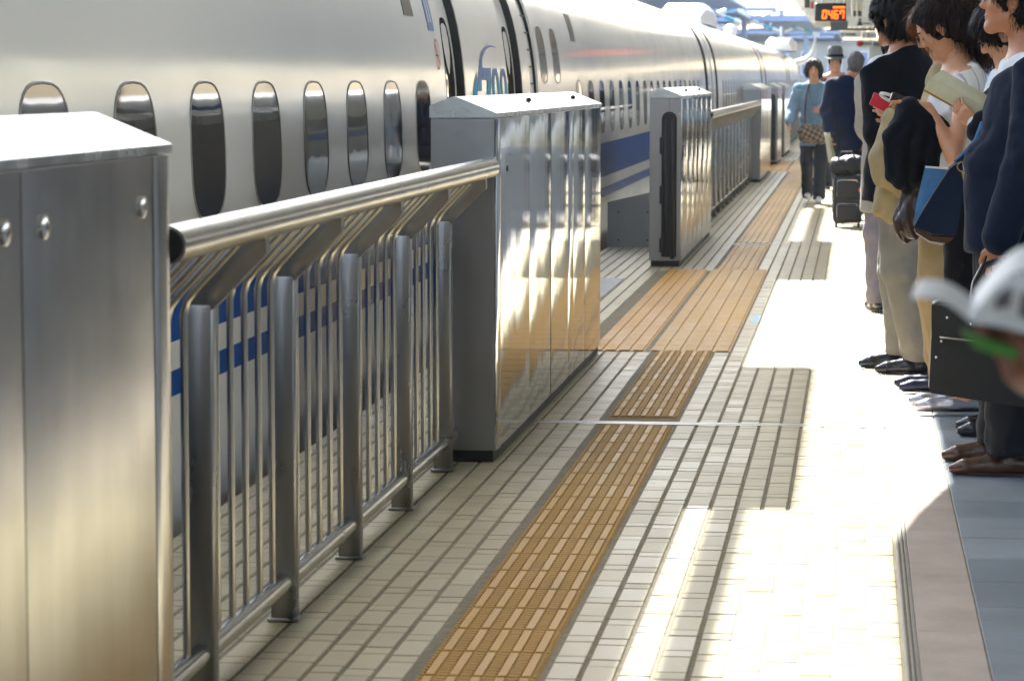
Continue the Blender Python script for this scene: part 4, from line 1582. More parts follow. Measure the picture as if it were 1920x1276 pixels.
def rotm(pitch=0.0, yaw=0.0, roll=0.0):
    """columns: forward, left, up; pitch > 0 looks down"""
    cp, sp = math.cos(pitch), math.sin(pitch)
    cy, sy = math.cos(yaw), math.sin(yaw)
    cr, sr = math.cos(roll), math.sin(roll)
    Ry = np.array([[cp, 0, sp], [0, 1, 0], [-sp, 0, cp]])
    Rz = np.array([[cy, -sy, 0], [sy, cy, 0], [0, 0, 1]])
    Rx = np.array([[1, 0, 0], [0, cr, -sr], [0, sr, cr]])
    return Rz @ Ry @ Rx

def add_hand(F, wrist, d, pn, curl=(0.3, 0.4, 0.3), thumb=1, s=1.0, spread=0.06, fr=None):
    """palm and five fingers; d: pointing direction, pn: the way the palm faces, thumb: side sign along cross(d, pn)"""
    d, pn = unit(d), unit(pn)
    pn = unit(pn - d * (pn @ d))
    w = np.cross(d, pn) * thumb
    W_ = np.array(wrist, float)
    k = 0.006
    kn = [W_ + d * 0.085 * s + w * (0.030 - 0.020 * i) * s for i in range(4)]
    for i in range(4):
        F.cone(W_ + d * 0.012 * s + w * (0.016 - 0.0105 * i) * s, kn[i] - pn * 0.002, 0.0155 * s, 0.0118 * s, 0.012)
    L = [(0.043, 0.026, 0.020), (0.047, 0.030, 0.021), (0.043, 0.027, 0.020), (0.034, 0.020, 0.018)]
    for i in range(4):
        p = kn[i]
        ang = 0.0
        dd = unit(d + w * spread * (1.5 - i))
        cu = fr[i] if fr else curl
        for j in range(3):
            ang += cu[j]
            q = p + (dd * math.cos(ang) + pn * math.sin(ang)) * L[i][j] * s
            F.cone(p, q, (0.0088 - 0.0009 * j) * s, (0.0082 - 0.0011 * j) * s, k)
            p = q
    # thumb
    p = W_ + d * 0.028 * s + w * 0.022 * s
    t1 = p + unit(d * 0.7 + w * 0.75 + pn * 0.35) * 0.042 * s
    t2 = t1 + unit(d * 0.9 + w * 0.25 + pn * 0.45) * 0.033 * s
    t3 = t2 + unit(d * 0.9 - w * 0.05 + pn * 0.5) * 0.024 * s
    F.cone(p, t1, 0.0135 * s, 0.0105 * s, 0.012)
    F.cone(t1, t2, 0.0105 * s, 0.0090 * s, k)
    F.cone(t2, t3, 0.0090 * s, 0.0070 * s, k)

def add_head(F, c, R, s=1.0, female=False):
    c = np.array(c, float)
    def P(f, l, u):
        return c + R @ (np.array([f, l, u]) * s)
    def E(f, l, u, r, k=0.012, op='add', tilt=0.0):
        rr_ = R @ rotm(tilt)
        F.ell(P(f, l, u), np.array(r) * s, k * s, rr_, op)
    E(-0.012, 0, 0.030, (0.098, 0.077, 0.088), 0.0)
    E(0.030, 0, -0.035, (0.062, 0.060, 0.080), 0.03)
    jw = 0.048 if female else 0.053
    F.cone(P(0.0, jw, -0.06), P(0.066, 0.014, -0.104), 0.022 * s, 0.019 * s, 0.03)
    F.cone(P(0.0, -jw, -0.06), P(0.066, -0.014, -0.104), 0.022 * s, 0.019 * s, 0.03)
    E(0.070, 0, -0.106, (0.020, 0.019, 0.017), 0.02)
    # brow, cheekbones
    F.cone(P(0.078, 0.03, 0.030), P(0.078, -0.03, 0.030), 0.013 * s, None, 0.02)
    E(0.060, 0.038, -0.022, (0.024, 0.022, 0.022), 0.02)
    E(0.060, -0.038, -0.022, (0.024, 0.022, 0.022), 0.02)
    # eye sockets
    E(0.094, 0.031, 0.012, (0.013, 0.019, 0.010), 0.010, 'sub')
    E(0.094, -0.031, 0.012, (0.013, 0.019, 0.010), 0.010, 'sub')
    E(0.081, 0.031, 0.011, (0.011, 0.015, 0.009), 0.004)
    E(0.081, -0.031, 0.011, (0.011, 0.015, 0.009), 0.004)
    # nose
    F.cone(P(0.085, 0, 0.020), P(0.106, 0, -0.026), 0.0085 * s, 0.0115 * s, 0.010)
    E(0.098, 0.0095, -0.030, (0.011, 0.008, 0.008), 0.006)
    E(0.098, -0.0095, -0.030, (0.011, 0.008, 0.008), 0.006)
    # mouth
    E(0.081, 0, -0.058, (0.014, 0.024, 0.0075), 0.006)
    E(0.079, 0, -0.072, (0.014, 0.020, 0.0085), 0.006)
    E(0.098, 0, -0.0645, (0.010, 0.026, 0.0016), 0.003, 'sub')
    # ears
    for sd in (1, -1):
        F.ell(P(-0.012, sd * 0.078, -0.008), np.array((0.021, 0.008, 0.032)) * s, 0.006, R @ rotm(-0.25, sd * 0.35))
        F.ell(P(-0.004, sd * 0.086, -0.006), np.array((0.010, 0.006, 0.016)) * s, 0.004, R @ rotm(-0.25, sd * 0.35), 'sub')
    return P

DEF = dict(ank=(-0.03, 0.10, 0.085), knee=(0.012, 0.10, 0.49), hip=(0.0, 0.085, 0.91), pelvis=(0.0, 0, 0.95), waist=(0.0, 0, 1.09),
           chest=(-0.012, 0, 1.30), neck=(-0.035, 0, 1.465), sho=(-0.03, 0.185, 1.425), elb=(-0.055, 0.245, 1.135), wri=(0.0, 0.245, 0.885),
           head=(0.005, 0, 1.615))

def person(name_label, loc, rot, H=1.72, pose=None, build=1.0, skinm='skin', vox=0.0075, hand=None, head_rot=(0, 0, 0), female=False,
           hair=None, jacket=None, shirt=None, trousers=None, skirt=None, shoes='shoe_grey', sleeves=True, hem=0.78, seed=1, eyes=True,
           toe=None, vneck=True, tie=None, group=None, glasses=None, tbottom=0.055, jacket_open=False, foot_h=0.0, hvox=None, shoe_style='dress', collar=None):
    s = H / 1.75
    J = {}
    for k, q in DEF.items():
        if k in ('ank', 'knee', 'hip', 'sho', 'elb', 'wri'):
            J[k + 'L'] = np.array(q) * s
            J[k + 'R'] = np.array((q[0], -q[1], q[2])) * s
        else:
            J[k] = np.array(q) * s
    for k, q in (pose or {}).items():
        J[k] = np.array(q, float)
    root = thing('person', name_label, 'person', loc, rot, group, world=False)
    b = build
    allp = np.array(list(J.values()))
    lo = allp.min(0) - 0.24
    hi = allp.max(0) + 0.24
    lo[2] = -0.03
    lo[:2] -= 0.05
    hi[:2] += 0.05
    # ---- body: one continuous surface
    F = Field(lo, hi, vox)
    F.cone(J['pelvis'] + (0, 0.035, -0.03), J['pelvis'] + (0, -0.035, -0.03), 0.115 * s * b, None, 0.03)
    F.chain([J['pelvis'], J['waist'], J['chest'], (J['chest'] + J['neck']) / 2 + (0, 0, 0.02)], [0.148 * b * s, 0.132 * b * s, 0.155 * b * s, 0.12 * b * s], 0.05, (0.70, 1, 1))
    F.cone(J['shoL'], J['shoR'], 0.052 * s, None, 0.06)
    F.cone(J['neck'] + (0, 0, -0.05), J['neck'], 0.075 * s, 0.058 * s, 0.05)
    hr = rotm(*head_rot)
    F.cone(J['neck'], J['head'] + hr @ np.array((-0.018, 0, -0.05)) * s, 0.056 * s, 0.052 * s, 0.03)
    for sd in 'LR':
        F.chain([J['sho' + sd], J['elb' + sd], J['wri' + sd]], [0.050 * s * b, 0.039 * s, 0.027 * s], 0.02)
        F.chain([J['hip' + sd], J['knee' + sd], J['ank' + sd]], [0.080 * s * b, 0.052 * s, 0.036 * s], 0.03)
        td = unit((toe or {}).get(sd, (1, 0, 0)))
        F.cone(J['ank' + sd] + (0, 0, -0.045), J['ank' + sd] + td * 0.13 + np.array((0, 0, -0.055 if not foot_h else -0.03)), 0.03, 0.022, 0.02)
    hp = add_head(F, J['head'], hr, s * 0.93, female)
    for sd in 'LR':
        h = (hand or {}).get(sd)
        if h is None:
            d = unit(J['wri' + sd] - J['elb' + sd])
            h = dict(d=d, pn=(0.2, -1 if sd == 'L' else 1, 0), curl=(0.25, 0.35, 0.3), thumb=0)
        th = h.get('thumb', 0) or (1 if np.cross(unit(h['d']), unit(h['pn']))[0] > 0 else -1)
        add_hand(F, J['wri' + sd], h['d'], h['pn'], h.get('curl', (0.3, 0.4, 0.3)), th, s * h.get('s', 1.0) * (0.94 if female else 1.0), fr=h.get('fr'))
    link('body', F.mesh('body', M[skinm], 1), root)
    # ---- eyes and brows
    if eyes:
        for sd in (1, -1):
            if eyes == 'down':
                mb = MB().tube([hp(0.0905, sd * 0.017, 0.001), hp(0.0945, sd * 0.031, -0.003), hp(0.086, sd * 0.046, 0.002)], [0.0012, 0.0022, 0.0014], 6)
                link('eyelash', mb.mesh('eyelash', M['eye'], True), root)
                continue
            mb = MB()
            c = hp(0.0885, sd * 0.031, 0.0105)
            mb.ball(c, 0.0068 * s, 10)
            link('eye', mb.mesh('eye', M['eye'], True), root)
        mb = MB()
        for sd in (1, -1):
            mb.tube([hp(0.090, sd * 0.014, 0.032), hp(0.093, sd * 0.030, 0.037), hp(0.082, sd * 0.050, 0.032)], [0.003, 0.0045, 0.002], 6)
        link('eyebrow', mb.mesh('eyebrow', M[hair['mat'] if hair else 'hair_dark'], True), root)
        mb = MB()
        mb.tube([hp(0.086, 0.021, -0.064), hp(0.0925, 0.010, -0.0605), hp(0.0935, 0, -0.062), hp(0.0925, -0.010, -0.0605), hp(0.086, -0.021, -0.064)], [0.001, 0.0026, 0.0028, 0.0026, 0.001], 6)
        mb.tube([hp(0.086, 0.019, -0.066), hp(0.0905, 0.008, -0.071), hp(0.0905, -0.008, -0.071), hp(0.086, -0.019, -0.066)], [0.001, 0.0036, 0.0036, 0.001], 6)
        link('lip', mb.mesh('lip', M['lip'], True), root)
    # ---- hair
    if hair:
        hv = hvox or max(0.0045, vox * 0.7)
        c = J['head']
        ext = hair.get('drop', 0.16)
        HF = Field(c - np.array((0.28, 0.24, ext + 0.12)), c + np.array((0.24, 0.24, 0.24)), hv)
        th = hair.get('thick', 0.016)
        S_ = s * 0.93
        HF.ell(hp(-0.016, 0, 0.034), np.array((0.098 + th, 0.078 + th, 0.092 + th)) * S_, 0.0, hr)
        HF.ell(hp(-0.045, 0, -0.02), np.array((0.062 + th, 0.066 + th, 0.078 + th)) * S_, 0.02, hr)
        # clear the face
        HF.ell(hp(0.110, 0, -0.045 + hair.get('fr', 0.0)), np.array((0.100, 0.088, 0.096 + hair.get('fr', 0.0))) * S_, 0.012, hr, 'sub')
        if hair.get('back'):
            HF.ell(hp(0.100, 0, 0.035), np.array((0.075, 0.086, 0.058)) * S_, 0.012, hr, 'sub')
        for sd in (1, -1):
            if not hair.get('cover_ear'):
                HF.ell(hp(0.0, sd * 0.10, -0.02), np.array((0.036, 0.045, 0.045)) * S_, 0.008, hr, 'sub')
        HF.cut(hp(-0.05, 0, -0.085 - hair.get('nape', 0.0)), -hr[:, 2] * 1.0, 0.01)
        for st in hair.get('locks', []):
            HF.chain([hp(*q) for q in st['p']], [q * S_ for q in st['r']], st.get('k', 0.02), st.get('sc', (1, 1, 1)))
        HF.ripple(hair.get('amp', 0.004), hair.get('freq', 120), seed, 8, hair.get('st', (1, 1, 0.25)))
        hm = HF.mesh('hair', M[hair['mat']], 1)
        link('hair', hm, root)
        ns = hair.get('strands', 1800 if vox < 0.0075 else 0)
        if ns:
            co = np.empty(len(hm.vertices) * 3, np.float32)
            hm.vertices.foreach_get('co', co)
            co = co.reshape(-1, 3)
            no = np.empty(len(hm.vertices) * 3, np.float32)
            hm.vertices.foreach_get('normal', no)
            no = no.reshape(-1, 3)
            rg = np.random.default_rng(seed + 40)
            pick = rg.integers(0, len(co), ns)
            crown = np.array(hp(-0.055, 0.01, 0.13))
            vs, fs = [], []
            longh = hair.get('nape', 0) > 0.2
            for i in pick:
                p, n_ = co[i].astype(float), no[i].astype(float)
                g = unit(p - crown) * (0.5 if longh else 1.0) + np.array((0, 0, -1.0)) * (1.0 if longh else 0.35) + rg.normal(size=3) * (0.10 if longh else 0.22)
                g = g - n_ * (g @ n_)
                g = unit(g)
                fl = (p - np.array(J['head'])) @ hr[:, 0]
                L_ = rg.uniform(0.05, 0.11) if longh else rg.uniform(0.022, 0.045)
                if hair.get('back') and fl > -0.035 and (p - np.array(J['head'])) @ hr[:, 2] < 0.045:
                    continue
                if fl > -0.005:
                    if hair.get('back'):
                        g = unit(-hr[:, 0] * 1.0 - hr[:, 2] * 0.45 + rg.normal(size=3) * 0.08)
                        g = unit(g - n_ * (g @ n_))
                    else:
                        L_ *= 0.45
                side = unit(np.cross(g, n_)) * rg.uniform(0.0009, 0.0017)
                lift = rg.uniform(-0.002, 0.006) * (0.7 if longh else 1.3)
                b_ = len(vs)
                q = p - n_ * 0.002
                for k in range(5):
                    u = k / 4
                    c_ = q + g * L_ * u + n_ * (lift * u + 0.0022) - np.array((0, 0, 1.0)) * 0.010 * u * u
                    w_ = 1.0 - 0.8 * u * u
                    vs += [c_ - side * w_, c_ + n_ * 0.0007, c_ + side * w_]
                for k in range(4):
                    o_ = b_ + 3 * k
                    fs += [(o_, o_ + 1, o_ + 4, o_ + 3), (o_ + 1, o_ + 2, o_ + 5, o_ + 4)]
            mbh = MB()
            mbh.add(vs, fs)
            me_ = bpy.data.meshes.new('hair_strands')
            me_.from_pydata(mbh.v, [], mbh.f)
            me_.materials.append(M[hair['mat']])
            me_.shade_smooth()
            hs = link('hair_strands', me_, root)
            hs['kind'] = 'stuff'
    # ---- trousers
    gv = max(0.009, vox * 1.15)
    if trousers:
        zt = J['waist'][2] - 0.0
        T = Field((lo[0], lo[1], 0.0), (hi[0], hi[1], zt + 0.06), gv)
        T.cone(J['pelvis'] + (0, 0.04, -0.02), J['pelvis'] + (0, -0.04, -0.02), 0.132 * s * b, None, 0.03)
        T.chain([J['pelvis'], J['waist']], [0.160 * b * s, 0.145 * b * s], 0.04, (0.74, 1, 1))
        for sd in 'LR':
            T.chain([J['hip' + sd], J['knee' + sd], J['ank' + sd] + (-0.005, 0, -0.02)], [0.098 * s * b, 0.078 * s * b, 0.068 * s * b], 0.03)
        T.cut((0, 0, zt), (0, 0, 1))
        T.cut((0, 0, tbottom), (0, 0, -1))
        T.ripple(0.005, 20, seed + 3, 7, (1.0, 1.0, 0.22))
        T.ripple(0.006, 30, seed + 4, 6, (0.4, 0.4, 1.0), lambda x, y, z: np.exp(-((z - 0.12) / 0.10) ** 2) + 0.5 * np.exp(-((z - 0.48) / 0.09) ** 2) + 0.1)
        # creases of pressed trousers
        link('trousers', T.mesh('trousers', M[trousers], 1), root)
    if skirt:
        mat_, zb = skirt
        T = Field((lo[0], lo[1], 0.0), (hi[0], hi[1], J['waist'][2] + 0.05), gv)
        T.chain([J['waist'], J['pelvis'], (J['pelvis'][0], 0, zb)], [0.14 * s * b, 0.17 * s * b, 0.19 * s * b], 0.04, (0.8, 1, 1))
        T.cut((0, 0, J['waist'][2]), (0, 0, 1))
        T.cut((0, 0, zb), (0, 0, -1))
        T.ripple(0.008, 22, seed + 3, 7, (1, 1, 0.25))
        link('skirt', T.mesh('skirt', M[mat_], 1), root)
    # ---- shirt / blouse
    def torso(G_, infl, arms, hemz, kk=0.05, arm_end=1.0, armi=None):
        G_.chain([J['pelvis'] + (0, 0, -0.02), J['waist'], J['chest'], (J['chest'] + J['neck']) / 2 + (0, 0, 0.02)],
                 [(0.150 * b * s + infl), (0.136 * b * s + infl), (0.157 * b * s + infl), 0.118 * b * s + infl * 0.8], kk, (0.74, 1, 1))
        if hemz < J['pelvis'][2] - 0.05:
            G_.cone(J['pelvis'] + (0, 0, -0.02), (J['pelvis'][0] + 0.004, 0, hemz - 0.03), 0.150 * b * s + infl, 0.158 * b * s + infl * 1.25, 0.03, (0.78, 1, 1))
        G_.cone(J['shoL'], J['shoR'], 0.053 * s + infl * 0.8, None, 0.05)
        G_.cone(J['neck'] + (0, 0, -0.06), J['neck'] + (0, 0, -0.01), 0.080 * s + infl * 0.5, 0.062 * s + infl * 0.5, 0.04)
        if arms:
            ai = infl if armi is None else armi
            for sd in 'LR':
                e = J['elb' + sd] + (J['wri' + sd] - J['elb' + sd]) * arm_end
                G_.chain([J['sho' + sd], J['elb' + sd], e], [0.052 * s * b + ai * 1.05, 0.041 * s + ai * 1.2, 0.034 * s + ai * 1.0], 0.022)
    if shirt:
        G_ = Field(lo, hi, gv)
        sl_arms = shirt.get('arms', False)
        torso(G_, 0.010, sl_arms is not False, shirt.get('hem', J['waist'][2] - 0.1), arm_end=shirt.get('arm_end', 1.0))
        if shirt.get('cap'):
            for sd in 'LR':
                G_.cone(J['sho' + sd], J['sho' + sd] + (J['elb' + sd] - J['sho' + sd]) * 0.22, 0.066 * s, 0.072 * s, 0.02)
        for bu in shirt.get('bust', []):
            G_.ell(bu[0], bu[1], 0.04)
        G_.cut((0, 0, shirt.get('hem', J['waist'][2] - 0.1)), (0, 0, -1))
        nd = unit(J['head'] - J['neck'])
        G_.cut(J['neck'] + nd * shirt.get('ctop', 0.02), nd)
        G_.ripple(shirt.get('amp', 0.004), 30, seed + 5, 7, (1, 1, 0.5))
        link('shirt' if not female else 'blouse', G_.mesh('shirt', M[shirt['mat']], 1), root)
    if collar or (jacket and shirt and vneck):
        # stand collar band of the shirt
        nd = unit(J['head'] - J['neck'])
        CF = Field(J['neck'] - 0.16, J['neck'] + 0.16, max(0.005, vox * 0.7))
        CF.cone(J['neck'] - nd * 0.03, J['neck'] + nd * 0.03, 0.074 * s, 0.066 * s, 0.0)
        CF.cut(J['neck'] + nd * 0.030 + np.array((-0.06, 0, 0.012)), nd * 1.0 + np.array((0.22, 0, 0)))
        CF.cut(J['neck'] - nd * 0.035, -nd)
        link('collar', CF.mesh('collar', M[collar or shirt['mat']], 1), root)
    if tie:
        mb = MB()
        n0 = J['neck'] + np.array((0.066, 0, -0.012)) * s
        mb.box(tuple(n0 + (-0.008, -0.018, -0.03)), tuple(n0 + (0.014, 0.018, 0.012)), ch=0.004)
        mb.tube([n0 + (0.004, 0, -0.03), n0 + (0.035, 0, -0.12), n0 + (0.05, 0, -0.30)], [0.010, 0.018, 0.024], 8)
        link('tie', mb.mesh('tie', M[tie], True), root)
    # ---- jacket
    if jacket:
        G_ = Field(lo, hi, gv)
        torso(G_, jacket.get('infl', 0.026), True, hem, arm_end=jacket.get('arm_end', 0.97))
        for cb in jacket.get('extra', []):
            G_.cone(*cb)
        if vneck:
            for sgn in (1, -1):
                nk = J['neck']
                G_.chain([nk + np.array((-0.045, sgn * 0.062, 0.018)) * s, nk + np.array((0.035, sgn * 0.083, -0.035)) * s, nk + np.array((0.105, sgn * 0.062, -0.13)) * s,
                          np.array((J['chest'][0] + 0.135 * s, sgn * 0.012, nk[2] - jacket.get('v', 0.22)))], [0.016, 0.022, 0.024, 0.010], 0.004)
        G_.cut((0, 0, hem), (0.05, 0, -1))
        nd = unit(J['head'] - J['neck'])
        G_.cut(J['neck'] + nd * jacket.get('ctop', 0.008) + np.array((-0.02, 0, 0.0)), nd + np.array((0.35, 0, 0)))
        if vneck:
            dep = jacket.get('v', 0.22)
            wv = jacket.get('vw', 0.055)
            a0 = J['neck'] + np.array((0.10, 0, 0.03))
            a1 = (J['chest'][0] + 0.20 * s, 0, J['neck'][2] - dep)
            G_.cone(a0, a1, wv, 0.012, 0.01, op='sub')
            if jacket_open:
                G_.cone(a1, (J['pelvis'][0] + 0.24, 0, hem - 0.1), 0.04, 0.09, 0.01, op='sub')
        G_.ripple(jacket.get('amp', 0.0042), jacket.get('freq', 17), seed + 9, 7, (1.0, 1.0, 0.30))
        G_.ripple(0.0035, 30, seed + 12, 5, (0.5, 0.5, 1.0), lambda x, y, z: np.exp(-((z - J['elbL'][2]) / 0.16) ** 2) + 0.25)
        link('jacket', G_.mesh('jacket', M[jacket['mat']], 1), root)
    # ---- shoes
    for sd in 'LR':
        td = unit((toe or {}).get(sd, (1, 0, 0)))
        a = J['ank' + sd]
        z0 = a[2] - 0.085 * s
        heel = np.array((a[0], a[1], z0)) - td * 0.045
        SF = Field(heel - 0.12 + np.array((0, 0, 0.06)), heel + np.array((0.33, 0.33, 0.26)) if False else heel + 0.34, 0.006 if vox < 0.009 else 0.008)
        lw = np.array((-td[1], td[0], 0))
        up = np.array((0, 0, 1.0))
        wsc = 1.0 if not female else 0.86
        SF.cone(heel + up * 0.038, heel + td * 0.10 + up * 0.036, 0.036 * wsc, 0.037 * wsc, 0.0)
        SF.cone(heel + td * 0.10 + up * 0.032, heel + td * 0.20 + up * 0.027, 0.040 * wsc, 0.031 * wsc, 0.02)
        SF.cone(heel + td * 0.20 + up * 0.026, heel + td * 0.245 + up * 0.022, 0.030 * wsc, 0.019, 0.02)
        if shoe_style == 'dress':
            SF.cone(heel + td * 0.03 + up * 0.05, heel + td * 0.04 + up * 0.085, 0.038, 0.036, 0.02)
            SF.cone(heel + td * 0.06 + up * 0.06, heel + td * 0.16 + up * 0.04, 0.026, 0.024, 0.02)
        else:
            SF.cone(heel + td * 0.05 + up * 0.085, heel + td * 0.11 + up * 0.075, 0.040, 0.026, 0.012, op='sub')
        SF.cut(heel + up * (0.002), -up, 0.003)
        so_ = link('shoe', SF.mesh('shoe', M[shoes], 1), root)
        # sole and heel
        sb = MB()
        ring_o = []
        for k in range(20):
            t = 2 * math.pi * k / 20
            u, v_ = math.cos(t), math.sin(t)
            ln = 0.10 + 0.148 * u
            wd = (0.038 if u < 0 else 0.042 * (1 - 0.45 * max(0, u - 0.35))) * wsc
            q = heel + td * (ln) + lw * (v_ * wd)
            ring_o.append((q[0], q[1]))
        sb.prism(ring_o, 2, z0 + 0.001, z0 + 0.011)
        hb = [(heel + td * (0.012 + 0.035 * math.cos(t)) + lw * 0.033 * wsc * math.sin(t)) for t in [2 * math.pi * k / 12 for k in range(12)]]
        sole = link('sole', sb.mesh('sole', M['leather_brown'] if shoe_style == 'dress' else M['rubber']), None)
        sole.parent = so_
    if glasses:
        mb = MB()
        for sd in (1, -1):
            pts = []
            for k in range(17):
                t = 2 * math.pi * k / 16
                pts.append(hp(0.103 - 0.006 * abs(math.cos(t)), sd * 0.033 + 0.026 * math.cos(t), 0.008 + 0.017 * math.sin(t)))
            mb.tube(pts, 0.0016, 6)
            mb.tube([hp(0.098, sd * 0.060, 0.012), hp(0.0, sd * 0.084, 0.012)], 0.0017, 6)
        mb.tube([hp(0.104, 0.008, 0.012), hp(0.104, -0.008, 0.012)], 0.0016, 6)
        link('glasses', mb.mesh('glasses', M['black'], True), root)
    return root, J, hp

# ================================================================ people
def loc2(root_loc, rot):
    """world point -> local point of a figure standing at root_loc, turned by rot"""
    c, s_ = math.cos(rot), math.sin(rot)
    def f(X, Y, Z):
        dx, dy = X - root_loc[0], Y - root_loc[1]
        return (c * dx + s_ * dy, -s_ * dx + c * dy, Z)
    def d(X, Y, Z):
        return (c * X + s_ * Y, -s_ * X + c * Y, Z)
    return f, d
WEST = math.pi

# --- man in the navy suit, nearest of the queue
R1 = (0.53, 10.66, 0)
w, wd = loc2(R1, WEST)
PR1, _, _ = person('tall man in a navy suit with white collar and watch, nearest of the queue', R1, WEST, 1.80, dict(
    head=w(0.550, 10.66, 1.715), neck=w(0.622, 10.66, 1.535), shoL=w(0.640, 10.46, 1.475), shoR=w(0.640, 10.86, 1.475),
    chest=w(0.625, 10.66, 1.33), waist=w(0.575, 10.66, 1.12), pelvis=w(0.565, 10.66, 0.98),
    elbL=w(0.610, 10.39, 1.17), wriL=w(0.515, 10.40, 0.865), elbR=w(0.60, 10.93, 1.17), wriR=w(0.53, 10.92, 0.90),
    hipL=w(0.53, 10.575, 0.93), hipR=w(0.53, 10.745, 0.93), kneeL=w(0.545, 10.52, 0.50), kneeR=w(0.535, 10.80, 0.50),
    ankL=w(0.56, 10.50, 0.088), ankR=w(0.545, 10.88, 0.088)),
    1.04, 'skin2', 0.0062, dict(L=dict(d=wd(-0.10, 0.02, -1), pn=wd(0.1, 1, 0), fr=[(0.5, 0.9, 0.7)] * 4, s=1.03)), (-0.06, 0, 0), False,
    dict(mat='hair_black', thick=0.018), dict(mat='navy_suit', infl=0.028, extra=[(w(0.475, 10.62, 1.12), w(0.49, 10.60, 0.86), 0.08, 0.09, 0.06)], v=0.26),
    dict(mat='white_shirt', hem=1.0, ctop=0.0), 'dark_trouser', None, 'leather_tan', hem=0.80, seed=1, tie='sign_red', glasses=True, tbottom=0.085)
for i_ in range(3):
    q_ = w(0.552, 10.342, 0.925 + 0.022 * i_)
    link('button', MB().ball(q_, (0.0065, 0.005, 0.0065), 10).mesh('button', M['chrome'], True), PR1)
cq = [w(0.517 + 0.041 * math.cos(t), 10.40 + 0.046 * math.sin(t), 0.893 - 0.006 * math.cos(t)) for t in [2 * math.pi * k / 24 for k in range(25)]]
link('cuff', MB().tube(cq, 0.008, 8).mesh('cuff', M['white_shirt'], True), PR1)
wat = thing('wrist_watch', 'metal wrist watch on the wrist of the nearest suited man', 'watch', (0.505, 10.40, 0.878))
MB().tube([(0.516 + 0.036 * math.cos(t), 10.40 + 0.042 * math.sin(t), 0.883) for t in [2 * math.pi * k / 20 for k in range(21)]], 0.0075, 8).build('strap', M['chrome'], wat, True)
MB().box((0.498, 10.352, 0.868), (0.530, 10.362, 0.898), ch=0.004).build('case', M['brass'], wat)

# --- man with glasses reading, half hidden behind him
R2 = (0.60, 11.75, 0)
w, wd = loc2(R2, WEST)
person('dark haired man with glasses looking down at an open book, behind the nearest suit', R2, WEST, 1.70, dict(
    head=w(0.565, 11.75, 1.615), neck=w(0.625, 11.75, 1.475), elbL=w(0.60, 11.47, 1.14), wriL=w(0.475, 11.52, 1.255),
    elbR=w(0.58, 12.0, 1.16), wriR=w(0.515, 11.86, 1.30)),
    1.0, 'skin', 0.007, dict(L=dict(d=wd(-0.75, 0.05, 0.55), pn=wd(-0.3, 0.6, 0.7), curl=(0.45, 0.55, 0.4), thumb=0, s=0.9),
                             R=dict(d=wd(-0.6, -0.35, 0.3), pn=wd(0, -1, 0.3), curl=(0.3, 0.5, 0.4))), (0.62, 0, 0), False,
    dict(mat='hair_black', thick=0.026, fr=0.0),
    dict(mat='black_suit', arm_end=0.86), dict(mat='white_shirt', arms=True, arm_end=0.97), 'black_cloth', None, 'shoe_grey', seed=2, eyes='down', glasses=True)

# --- woman in the white striped blouse
R3 = (0.44, 12.45, 0)
w, wd = loc2(R3, WEST)
person('woman in white striped blouse with long dark hair, head bowed over her phone', R3, WEST, 1.69, dict(
    head=w(0.338, 12.43, 1.648), neck=w(0.43, 12.45, 1.495), shoL=w(0.460, 12.30, 1.435), shoR=w(0.455, 12.60, 1.435),
    chest=w(0.42, 12.45, 1.29), waist=w(0.44, 12.45, 1.09), pelvis=w(0.46, 12.45, 0.95),
    elbL=w(0.405, 12.11, 1.115), wriL=w(0.290, 12.21, 1.312), elbR=w(0.40, 12.68, 1.13), wriR=w(0.30, 12.55, 1.25),
    hipL=w(0.46, 12.37, 0.9), hipR=w(0.46, 12.53, 0.9), kneeL=w(0.455, 12.36, 0.48), kneeR=w(0.455, 12.54, 0.48),
    ankL=w(0.475, 12.38, 0.10), ankR=w(0.45, 12.58, 0.10)),
    0.90, 'skin', 0.0055, dict(L=dict(d=wd(-0.95, 0.02, 0.32), pn=wd(-0.15, 0.35, -1), fr=[(0.1, 0.15, 0.15), (0.25, 0.4, 0.3), (0.4, 0.6, 0.4), (0.5, 0.7, 0.5)], thumb=0)),
    (0.66, 0.0, 0), True,
    dict(mat='hair_dark', thick=0.017, fr=0.030, back=True, nape=0.3, drop=0.42, strands=3200, amp=0.005, freq=130, st=(1, 1, 0.15),
         locks=[dict(p=[(-0.06, 0, 0.07), (-0.115, 0, 0.0), (-0.155, 0.0, -0.09), (-0.20, 0, -0.17)], r=[0.075, 0.085, 0.08, 0.06], k=0.03),
                dict(p=[(-0.05, 0.055, 0.05), (-0.075, 0.072, -0.05), (-0.10, 0.07, -0.14), (-0.15, 0.06, -0.22), (-0.22, 0.05, -0.26)], r=[0.045, 0.036, 0.032, 0.026, 0.012]),
                dict(p=[(-0.04, -0.055, 0.04), (-0.05, -0.07, -0.06), (-0.10, -0.07, -0.18)], r=[0.045, 0.04, 0.02])]),
    None, dict(mat='striped_blouse', cap=True, hem=0.98, ctop=-0.015, amp=0.006, bust=[(w(0.345, 12.38, 1.235), (0.075, 0.07, 0.07)), (w(0.345, 12.52, 1.235), (0.075, 0.07, 0.07))]),
    'black_cloth', None, 'silver_shoe', seed=3, eyes='down', vneck=False, shoe_style='pump', tbottom=0.14)
ph = thing('smart_phone', 'dark phone in the raised hand of the woman in the white blouse', 'phone', (0.205, 12.25, 1.335))
po = MB().box((-0.070, -0.036, -0.005), (0.070, 0.036, 0.005), ch=0.004).build('case', M['phone_dark'], ph, loc=(0, 0, 0))
po.rotation_euler = (0.5, 0.35, 0.0)

